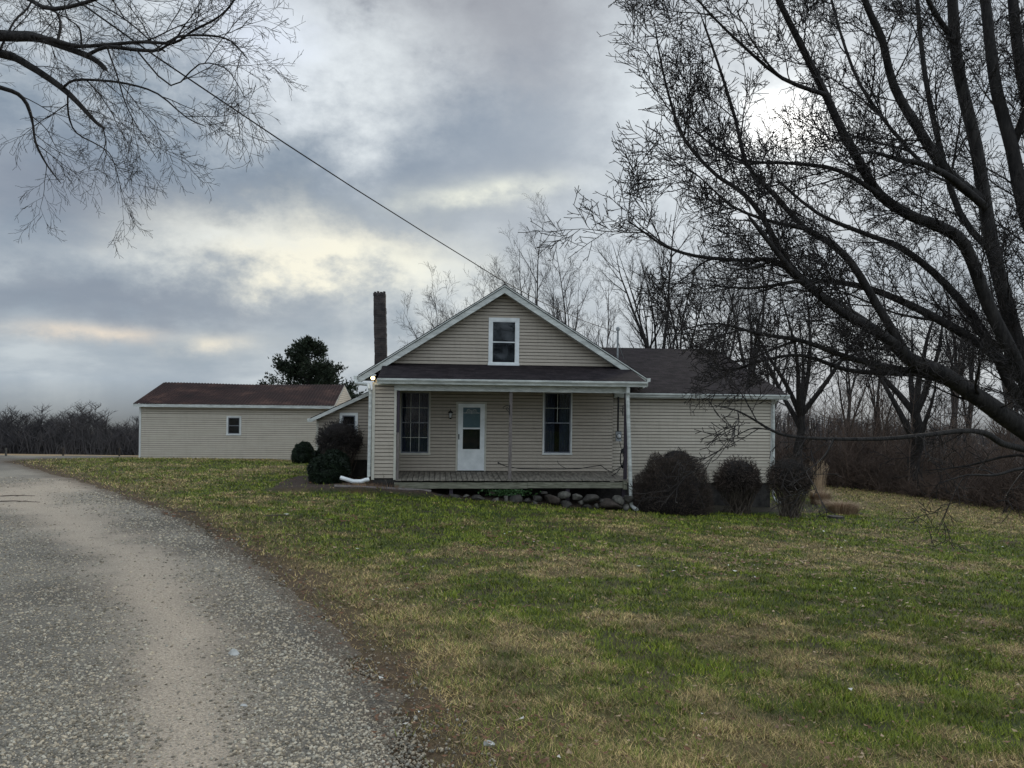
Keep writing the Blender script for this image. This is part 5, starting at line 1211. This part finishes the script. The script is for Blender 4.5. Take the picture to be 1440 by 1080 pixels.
# ---------------- the tree at the upper left (trunk past the left edge)
cfgL = dict(seg=[6, 9, 7, 5, 3], wob=[.08, .08, .08, .09, .12], trop=[0, .0, -.015, -.03, -.04], taper=.3, max=4, split=1, n=[0, 6.5, 6, 5, 2.4], ang=[0, 38, 38, 40, 40], lr=[0, .62, .58, .52, .5], lmin=[0, .5, .28, .14, .06],
            rr=[0, .010, .0048, .0029, .0022], lref=[0, 1.0, .5, .25, .1], tip=.0016, t0=.12)
WS = .85; LCAP = 1.2
tb = (TB(), TB()); q = P(-330, 300, 7.0); g = Gz(q.x, 7.0)
LT_ = thing('overhanging_tree', (q.x, 7.0, g), 'bare tree whose thin twiggy branches hang into the upper left corner', 'tree')
f = P(-300, 40, 7.0)
tb[0].add([Vector((q.x-.1, 7, g-.2)), Vector((q.x-.05, 7, g+.3)), Vector((q.x, 7, g+2)), f.lerp(Vector((q.x, 7, g+2)), .4), f, f+Vector((.2, .1, 1.4)), f+Vector((.1, .5, 2.8))], [.42, .33, .27, .24, .20, .14, .06])
ll = lambda s, a, b, d0=7.0, d1=6.6, dens=1.0, **k: limb(tb, s, a, b, d0, d1, cfgL, dens, **k)
ll([(-300, 60), (-120, 40), (0, 50), (48, 52), (80, 62), (130, 82), (152, 101)], 24, 7, 7, 6.6, .75)
ll([(45, 50), (75, 56), (110, 65), (160, 62), (200, 59), (245, 60), (270, 44), (310, 22), (335, -8), (355, -40)], 8, 3, 6.75, 6.2, 1.3)
ll([(122, 78), (150, 66), (190, 70), (225, 70), (250, 52), (295, 50), (325, 58), (350, 85)], 8, 1.8, 6.6, 6.0, 1.3)
ll([(-290, 40), (-120, 60), (0, 75), (40, 92), (85, 122), (110, 145), (135, 172), (148, 181)], 20, 3.5, 7.2, 6.9, .7)
ll([(88, 124), (104, 113), (140, 113), (180, 118), (222, 132), (262, 165), (290, 178)], 5.5, 1.5, 7.0, 6.5, 1.2)
ll([(-290, 70), (-100, 100), (0, 123), (32, 138), (45, 168), (50, 200), (66, 232), (86, 258)], 10, 1.4, 7.3, 7.6, .8)
ll([(95, 130), (96, 160), (108, 187), (140, 205), (158, 222), (172, 272)], 4, 1.2, 7.0, 7.4, 1.0)
ll([(150, 66), (165, 108), (178, 150), (200, 190), (220, 222)], 3.5, 1.2, 6.6, 6.4, 1.0)
ll([(190, 68), (240, 120), (280, 90), (315, 95), (335, 120), (345, 140)], 3.5, 1.2, 6.4, 6.0, 1.2)
ll([(-280, 20), (-100, -60), (0, -30), (60, 10), (115, 5), (180, -20), (240, -50)], 12, 3, 7.0, 6.2, 1.0)
ll([(0, 70), (20, 30), (40, 10), (60, -30)], 5, 3, 6.9, 7.5, 1.0)
ll([(80, 62), (85, 30), (70, 5), (50, -25)], 5, 3, 6.8, 7.4, 1.0)
ll([(115, 65), (112, 40), (95, 25), (90, 0)], 4, 2, 6.7, 6.2, 1.2)
ll([(232, 72), (215, 60), (180, 30), (140, 5), (100, -20)], 3.5, 2, 6.5, 7.2, 1.0)
ll([(-300, 40), (-420, -150), (-500, -330)], 22, 8, 7.0, 7.8, .6)
tb[0].build('trunk', M['bark'], LT_); tb[1].build('crown', M['twig'], LT_)

# ---------------- bare trees behind the house
def bare_tree(px, D, top, label, spread=.38, r0=.16, forks=5, fork_h=.30, lean=0.0, name='bare_tree', base_lean=0, dens=1.0, mat=('bark_grey', 'twig_grey'), seed=0, tips=.0038, droop=.02):
    global R_
    R_ = random.Random(seed*31+int(px)); p = P(px, 600, D); g = Gz(p.x, D); H = P(px, top, D).z-g
    t = thing(name, (p.x, D, g), label, 'tree', 'bare trees behind the house'); tb = (TB(), TB())
    k = D/36.0
    cfg = dict(seg=[7, 7, 5, 3, 2], wob=[.04, .06, .07, .09, .1], trop=[.03, .06, .05, .04, .02], taper=.25, max=3 if D > 44 else 4, split=1, n=[0, 10*dens, 6.5*dens, 4.5*dens, 1.0], ang=[0, 34, 34, 36, 38], lr=[0, .42, .50, .50, .5], lmin=[0, .7, .45, .3, .2],
               rr=[0, .035*k, .018*k, .0105*k, .0075*k], lref=[0, 2.0, 1.1, .6, .3], tip=tips*k, t0=.12)
    fz = H*fork_h; b = Vector((p.x, D, g-.2)); tr = [b, b+Vector((lean*.1, 0, .5))]
    n = 5
    for i in range(1, n+1): tr.append(Vector((p.x+lean*i/n*fork_h+R_.gauss(0, .05), D+R_.gauss(0, .05), g+fz*i/n)))
    rad = [r0*1.35, r0*1.1]+[r0*(1-.25*i/n) for i in range(1, n+1)]; tb[0].add(tr, rad); top_ = tr[-1]
    kids(tb, tr, rad, H*.4, 1, cfg, .35, .45)
    for j in range(forks):
        a = 6.283*(j+.4*R_.random())/forks; sp = spread*(.35+.75*R_.random())*(0.25 if j == 0 else 1)
        d = Vector((math.cos(a)*sp+lean/H, math.sin(a)*sp, 1)).normalized(); L = (H-fz)*(.78+.26*R_.random())*(1.06 if j == 0 else .92)
        s0 = tr[-1] if j == 0 else tr[-1-int(R_.random()*4)]; L *= 1+.25*((top_-s0).length/H); pts = [s0.copy()]; rr = [r0*.62]; m = 8; q = s0.copy()
        for i in range(m):
            d = (d+rv()*.06+Vector((0, 0, .05))).normalized(); q = q+d*L/m; pts.append(q.copy()); rr.append(r0*.6*(1-(i+1)/m*.93))
        pts = smooth_poly(pts, 2); rr = list(np.interp(np.linspace(0, 1, len(pts)), np.linspace(0, 1, len(rr)), rr)); tb[0].add(pts, rr); kids(tb, pts, rr, L*.75, 1, cfg, 1.0, .12)
    tb[0].build('trunk', M[mat[0]], t); tb[1].build('crown', M[mat[1]], t); return t
bare_tree(745, 40, 292, 'tallest bare tree directly behind the gable peak', .30, .13, 6, .34, seed=1)
bare_tree(688, 41, 352, 'thin bare tree left of the gable peak, behind the cable', .42, .10, 5, .3, lean=-1.2, seed=2)
bare_tree(800, 42, 322, 'narrow upright bare tree just right of the tallest one', .18, .11, 5, .36, seed=3)
bare_tree(846, 46, 372, 'slender bare tree between the narrow one and the wide crowned tree', .22, .09, 4, .4, seed=4)
bare_tree(652, 44, 400, 'low bare tree leaning left over the left roof slope', .5, .09, 4, .45, lean=-2.6, seed=5, dens=.8)
bare_tree(600, 52, 452, 'faint small bare tree whose tips show above the roof right of the chimney', .5, .09, 5, .5, seed=6)
bare_tree(929, 36, 268, 'wide crowned bare tree rising behind the wing roof ridge', .55, .15, 7, .36, seed=7, mat=('bark', 'twig'))
bare_tree(953, 38, 300, 'second trunk just right of the wide crowned tree', .35, .10, 5, .4, seed=8, mat=('bark', 'twig'))
bare_tree(1008, 39, 330, 'bare tree behind the right part of the wing roof ridge', .4, .13, 5, .4, seed=9)
bare_tree(1050, 36, 335, 'bare tree behind the sloping end of the wing roof', .4, .15, 5, .4, seed=10)
bare_tree(1124, 34, 350, 'stout bare tree forking low, just right of the wing corner', .80, .21, 6, .30, seed=11, mat=('bark', 'twig'))
bare_tree(1085, 42, 380, 'thin bare tree right behind the wing roof edge', .4, .12, 5, .4, seed=12)
bare_tree(1195, 44, 400, 'thin bare tree between the low forking one and the gnarled one', .35, .11, 5, .4, seed=13)
bare_tree(1288, 31, 395, 'gnarled thick bare tree rising from the brown thicket', .75, .25, 6, .38, seed=14, mat=('bark', 'twig'))
bare_tree(1343, 36, 360, 'straight bare trunk right of the gnarled tree', .3, .14, 5, .5, seed=15)
bare_tree(1364, 39, 380, 'straight bare trunk farthest right above the thicket', .3, .15, 5, .5, seed=16)
bare_tree(1235, 40, 420, 'slim bare tree left of the gnarled tree', .35, .11, 4, .45, seed=17)
bare_tree(1420, 41, 380, 'bare tree at the far right behind the big limbs', .4, .17, 5, .4, seed=18)
# ---------------- cedar behind the outbuilding
def cedar():
    D = 47; p = P(432, 600, D); g = Gz(p.x, D); top = P(432, 472, D).z; H = top-g
    t = thing('cedar_tree', (p.x, D, g), 'dense dark green cedar standing behind the outbuilding roof', 'evergreen tree')
    tb = TB(); tb.add([Vector((p.x, D, g-.2)), Vector((p.x, D, g+H*.5)), Vector((p.x, D, g+H*.97))], [.2, .12, .02]); 
    mb = MB(); rr = np.random.default_rng(4)
    lobes = [(rr.random()*6.28, .12+.86*rr.random(), .25+.4*rr.random()) for _ in range(95)]
    for a, hh, s in lobes:
        Rm = 4.7*(1-hh)**.80+.08; L = Rm*(.72+.38*rr.random()); o = Vector((p.x, D, g+H*(.08+.90*hh)-.25))
        tip = o+Vector((math.cos(a)*L, math.sin(a)*L, .25+.30*L)); tb.add([o, o.lerp(tip, .5)+Vector((0, 0, -.06)), tip], [.03, .018, .006])
        for k in range(int(50+90*L)):
            q = .28+.76*rr.random(); c = o.lerp(tip, q)+Vector(rr.normal(size=3))*(.10+.16*L*(1.15-q)*.6)
            d = (Vector((math.cos(a)*.6, math.sin(a)*.6, .75))+Vector(rr.normal(size=3))*.5).normalized(); b = d.cross(Vector(rr.normal(size=3))).normalized()*(.03+.035*rr.random()); l = .09+.15*rr.random()
            mb.face([c-b, c+d*l, c+b]); mb.face([c-b*.7+d*l*.3, c+(d+b*9).normalized()*l*.8, c+b*.4+d*l*.1])
    tb.build('trunk', M['bark'], t); mb.build('crown', M['cedar'], t)
cedar()
# ---------------- far wood on the left: reads as one mass
R_ = random.Random(77); tb = TB()
for k in range(460):
    t = R_.random(); D = 150+26*R_.random()**1.0; pxx = -330+900*R_.random(); p = P(pxx, 600, D); g = Gz(p.x, D)
    H = (7.2+3.6*R_.random()+1.5*math.sin(pxx*.021)+1.2*math.sin(pxx*.057+1)) * (1.3 if R_.random() < .10 else 1)*(.75+.5*float(vn(np.array([pxx]), np.array([0.]), 38, 3)[0]))
    b = Vector((p.x, D, g-.5)); q = b+Vector((R_.gauss(0, .5), 0, H*.55)); tb.add([b, b.lerp(q, .5)+Vector((R_.gauss(0, .15), 0, 0)), q, q+Vector((R_.gauss(0, .6), 0, H*.42))], [.16, .13, .09, .03])
    for j in range(30):
        f = .22+.76*R_.random(); s = b.lerp(q, min(1, f*1.6)) if f < .62 else q.lerp(q+Vector((0, 0, H*.42)), (f-.62)/.38)
        a = R_.random()*6.28; L = (1.2+2.4*R_.random())*(1.3-f*.75); e = s+Vector((math.cos(a)*L*.95, math.sin(a)*L*.5, L*.62)); m = s.lerp(e, .5)+Vector((R_.gauss(0, .12), 0, -.08)); tb.add([s, m, e], [.06, .04, .018])
        for i in range(6):
            u = s.lerp(e, .3+.7*R_.random()); v = u+Vector((R_.gauss(0, .6), R_.gauss(0, .3), .2+.7*R_.random())); tb.add([u, v], [.024, .010])
for k in range(9000):       # undergrowth along its foot
    D = 146+20*R_.random(); p = P(-330+900*R_.random(), 600, D); g = Gz(p.x, D); h = (1.5+4.2*R_.random()**1.4); tb.add([Vector((p.x, D, g-.3)), Vector((p.x+R_.gauss(0, .7), D, g+h*.6)), Vector((p.x+R_.gauss(0, 1.4), D, g+h))], [.10, .07, .02])
tb.build('distant_wood', M['wood_far'], kind='stuff')
# ---------------- brown thicket down the right side, and scrub behind the wing
R_ = random.Random(99); tb = TB()
edge = [(4.0, 52), (9, 46), (13.0, 38.5), (14.3, 33.5), (16.6, 25.6), (17.6, 19), (19.2, 13), (21, 6)]
for k in range(5200):
    f = R_.random()**1.0*(len(edge)-1); i = int(f); a, b = edge[i], edge[i+1]; t = f-i; ex = a[0]+(b[0]-a[0])*t; ey = a[1]+(b[1]-a[1])*t
    nx, ny = (b[1]-a[1]), -(b[0]-a[0]); ln = math.hypot(nx, ny); nx, ny = -nx/ln, -ny/ln
    dep = abs(R_.gauss(0, 3.2))+.2+R_.random()*.5; x_ = ex+nx*dep+R_.gauss(0, .35); y_ = ey+ny*dep+R_.gauss(0, .35); g = Gz(x_, y_)
    h = min(3.2, .5+dep*.55)*(.45+.85*R_.random())*(.45+1.2*float(vn(np.array([x_]), np.array([y_]), 1.9, 5)[0])) + (.5*math.sin(x_*1.1)+.4*math.sin(y_*.8))*.5; h = max(h, .5)*(1.0 if y_ < 40 else 1.25)*(1+.45*math.sin(k*7.7)**6)
    s = Vector((x_, y_, g-.1)); d = Vector((R_.gauss(0, .32), R_.gauss(0, .32), 1)).normalized(); 
    arch = Vector((R_.gauss(0, .5), R_.gauss(0, .5), -.25)); m = s+d*h*.55; e = m+(d+arch*.8).normalized()*h*.5
    tb.add([s, s.lerp(m, .5)+Vector((R_.gauss(0, .04), 0, 0)), m, e], [.017, .014, .010, .004])
    for j in range(9):
        u = s.lerp(m, .15+.85*R_.random()) if j < 6 else m.lerp(e, R_.random()); v = u+Vector((R_.gauss(0, .35), R_.gauss(0, .35), .1+.5*R_.random())); w = v+Vector((R_.gauss(0, .22), R_.gauss(0, .2), R_.gauss(.08, .15)))
        tb.add([u, v, w], [.0075, .006, .003])
for k in range(240):
    f = R_.random()*(len(edge)-1); i = int(f); a, b = edge[i], edge[i+1]; t = f-i; dep = .4+5*R_.random(); nx, ny = (b[1]-a[1]), -(b[0]-a[0]); ln = math.hypot(nx, ny)
    x_ = a[0]+(b[0]-a[0])*t-nx/ln*dep; y_ = a[1]+(b[1]-a[1])*t-ny/ln*dep; g = Gz(x_, y_); h = 2.2+2.4*R_.random()+(3.0*R_.random() if k % 3 == 0 else 0); s = Vector((x_, y_, g-.1)); e = s+Vector((R_.gauss(0, .35), R_.gauss(0, .35), h)); m = s.lerp(e, .5)+Vector((R_.gauss(0, .12), 0, 0))
    tb.add([s, m, e], [.03, .02, .006])
    for j in range(22):
        u = (s.lerp(m, .4+.6*R_.random()) if R_.random() < .4 else m.lerp(e, R_.random())); a_ = R_.random()*6.28; l = .3+.7*R_.random(); v = u+Vector((math.cos(a_)*l*.6, math.sin(a_)*l*.6, l*.7)); tb.add([u, u.lerp(v, .5)+Vector((0, 0, -.03)), v], [.011, .008, .004])
        for q in range(3): w = v.lerp(u, R_.random()*.6); tb.add([w, w+Vector((R_.gauss(0, .15), R_.gauss(0, .15), .1+.2*R_.random()))], [.006, .003])
tb.build('brush_thicket', M['brush'], kind='stuff')
# leaf litter and weeds choking the thicket's inside
n = 60000; f = rng.random(n)*(len(edge)-1); i = f.astype(int); t = f-i; E = np.array(edge, float); a = E[i]; b = E[i+1]; ex = a+(b-a)*t[:, None]; d = b-a; nn = np.stack([-d[:, 1], d[:, 0]], 1); nn /= np.linalg.norm(nn, axis=1)[:, None]
dep = np.abs(rng.normal(0, 4.0, n))+.5; xy = ex+nn*dep[:, None]+rng.normal(0, .3, (n, 2)); h = np.minimum(2.2, .15+dep*.38)*rng.random(n)**.8*(.4+1.0*vn(xy[:, 0], xy[:, 1], 1.9, 5)); z = G(xy[:, 0], xy[:, 1])+h
c = np.stack([xy[:, 0], xy[:, 1], z], 1); s = .05+.08*rng.random(n); A = rng.normal(size=(n, 3)); A /= np.linalg.norm(A, axis=1)[:, None]; B = rng.normal(size=(n, 3)); B /= np.linalg.norm(B, axis=1)[:, None]
Vv = np.stack([c-A*s[:, None], c+B*s[:, None]*.35, c+A*s[:, None]*1.1], 1).reshape(-1, 3)
tone = rng.random((n, 1)); cc = np.array([[.022, .016, .013]])*(1-tone)+np.array([[.13, .088, .062]])*tone
np_mesh('thicket_litter', Vv, np.arange(3*n).reshape(-1, 3), M['leaf'], np.repeat(cc, 3, 0), kind='stuff')
# ---------------- wooded hills beyond, right of the house
def hill(name, D0, D1, pts, seed, mat):
    xs = np.linspace(-200, 620, 165) if D0 < 500 else np.linspace(-300, 900, 165); ys = np.linspace(D0, D1, 22); X, Y = np.meshgrid(xs, ys)
    top = np.interp(X/Y, [q[0] for q in pts], [q[1] for q in pts])*Y
    t = (Y-D0)/(D1-D0); Z = G(X.ravel(), Y.ravel()).reshape(X.shape); Z = Z*(1-sst(0, .75, t))+(top+EYE)*sst(0, .75, t)+(fbm(X.ravel(), Y.ravel(), 25, seed, 4).reshape(X.shape)-.5)*5*sst(0, .3, t)
    idx = np.arange(X.size).reshape(X.shape); Fc = np.stack([idx[:-1, :-1].ravel(), idx[:-1, 1:].ravel(), idx[1:, 1:].ravel(), idx[1:, :-1].ravel()], 1)
    o = np_mesh(name, np.stack([X.ravel(), Y.ravel(), Z.ravel()], 1), Fc, mat, kind='structure', smooth=True)
    return X, Y, Z
m_hill = mat_noise('wooded hillside floor', (.040, .036, .036), (.075, .064, .056), .15, .95, 0)
X, Y, Z = hill('hills', 260, 430, [(-1, -.10), (0, -.085), (.2, -.058), (.30, -.047), (.42, -.055), (.55, -.070), (.8, -.08)], 4, m_hill)
R_ = random.Random(5); tb = TB(); nx = X.shape[1]
for k in range(5200):
    i = int(R_.random()*nx); j = int((R_.random())*20); x_, y_, z_ = X[j, i]+R_.gauss(0, 3), Y[j, i]+R_.gauss(0, 4), Z[j, i]
    if not (.02 < x_/y_ < .85): continue
    h = 6+5*R_.random(); b = Vector((x_, y_, z_-1)); q = b+Vector((R_.gauss(0, .8), 0, h)); tb.add([b, b.lerp(q, .6), q], [.28, .18, .05])
    for m in range(12):
        s = b.lerp(q, .3+.65*R_.random()); tb.add([s, s+Vector((R_.gauss(0, 2.3), R_.gauss(0, 1), .5+1.8*R_.random()))], [.09, .03])
tb.build('hillside_trees', M['wood_far'], kind='stuff')
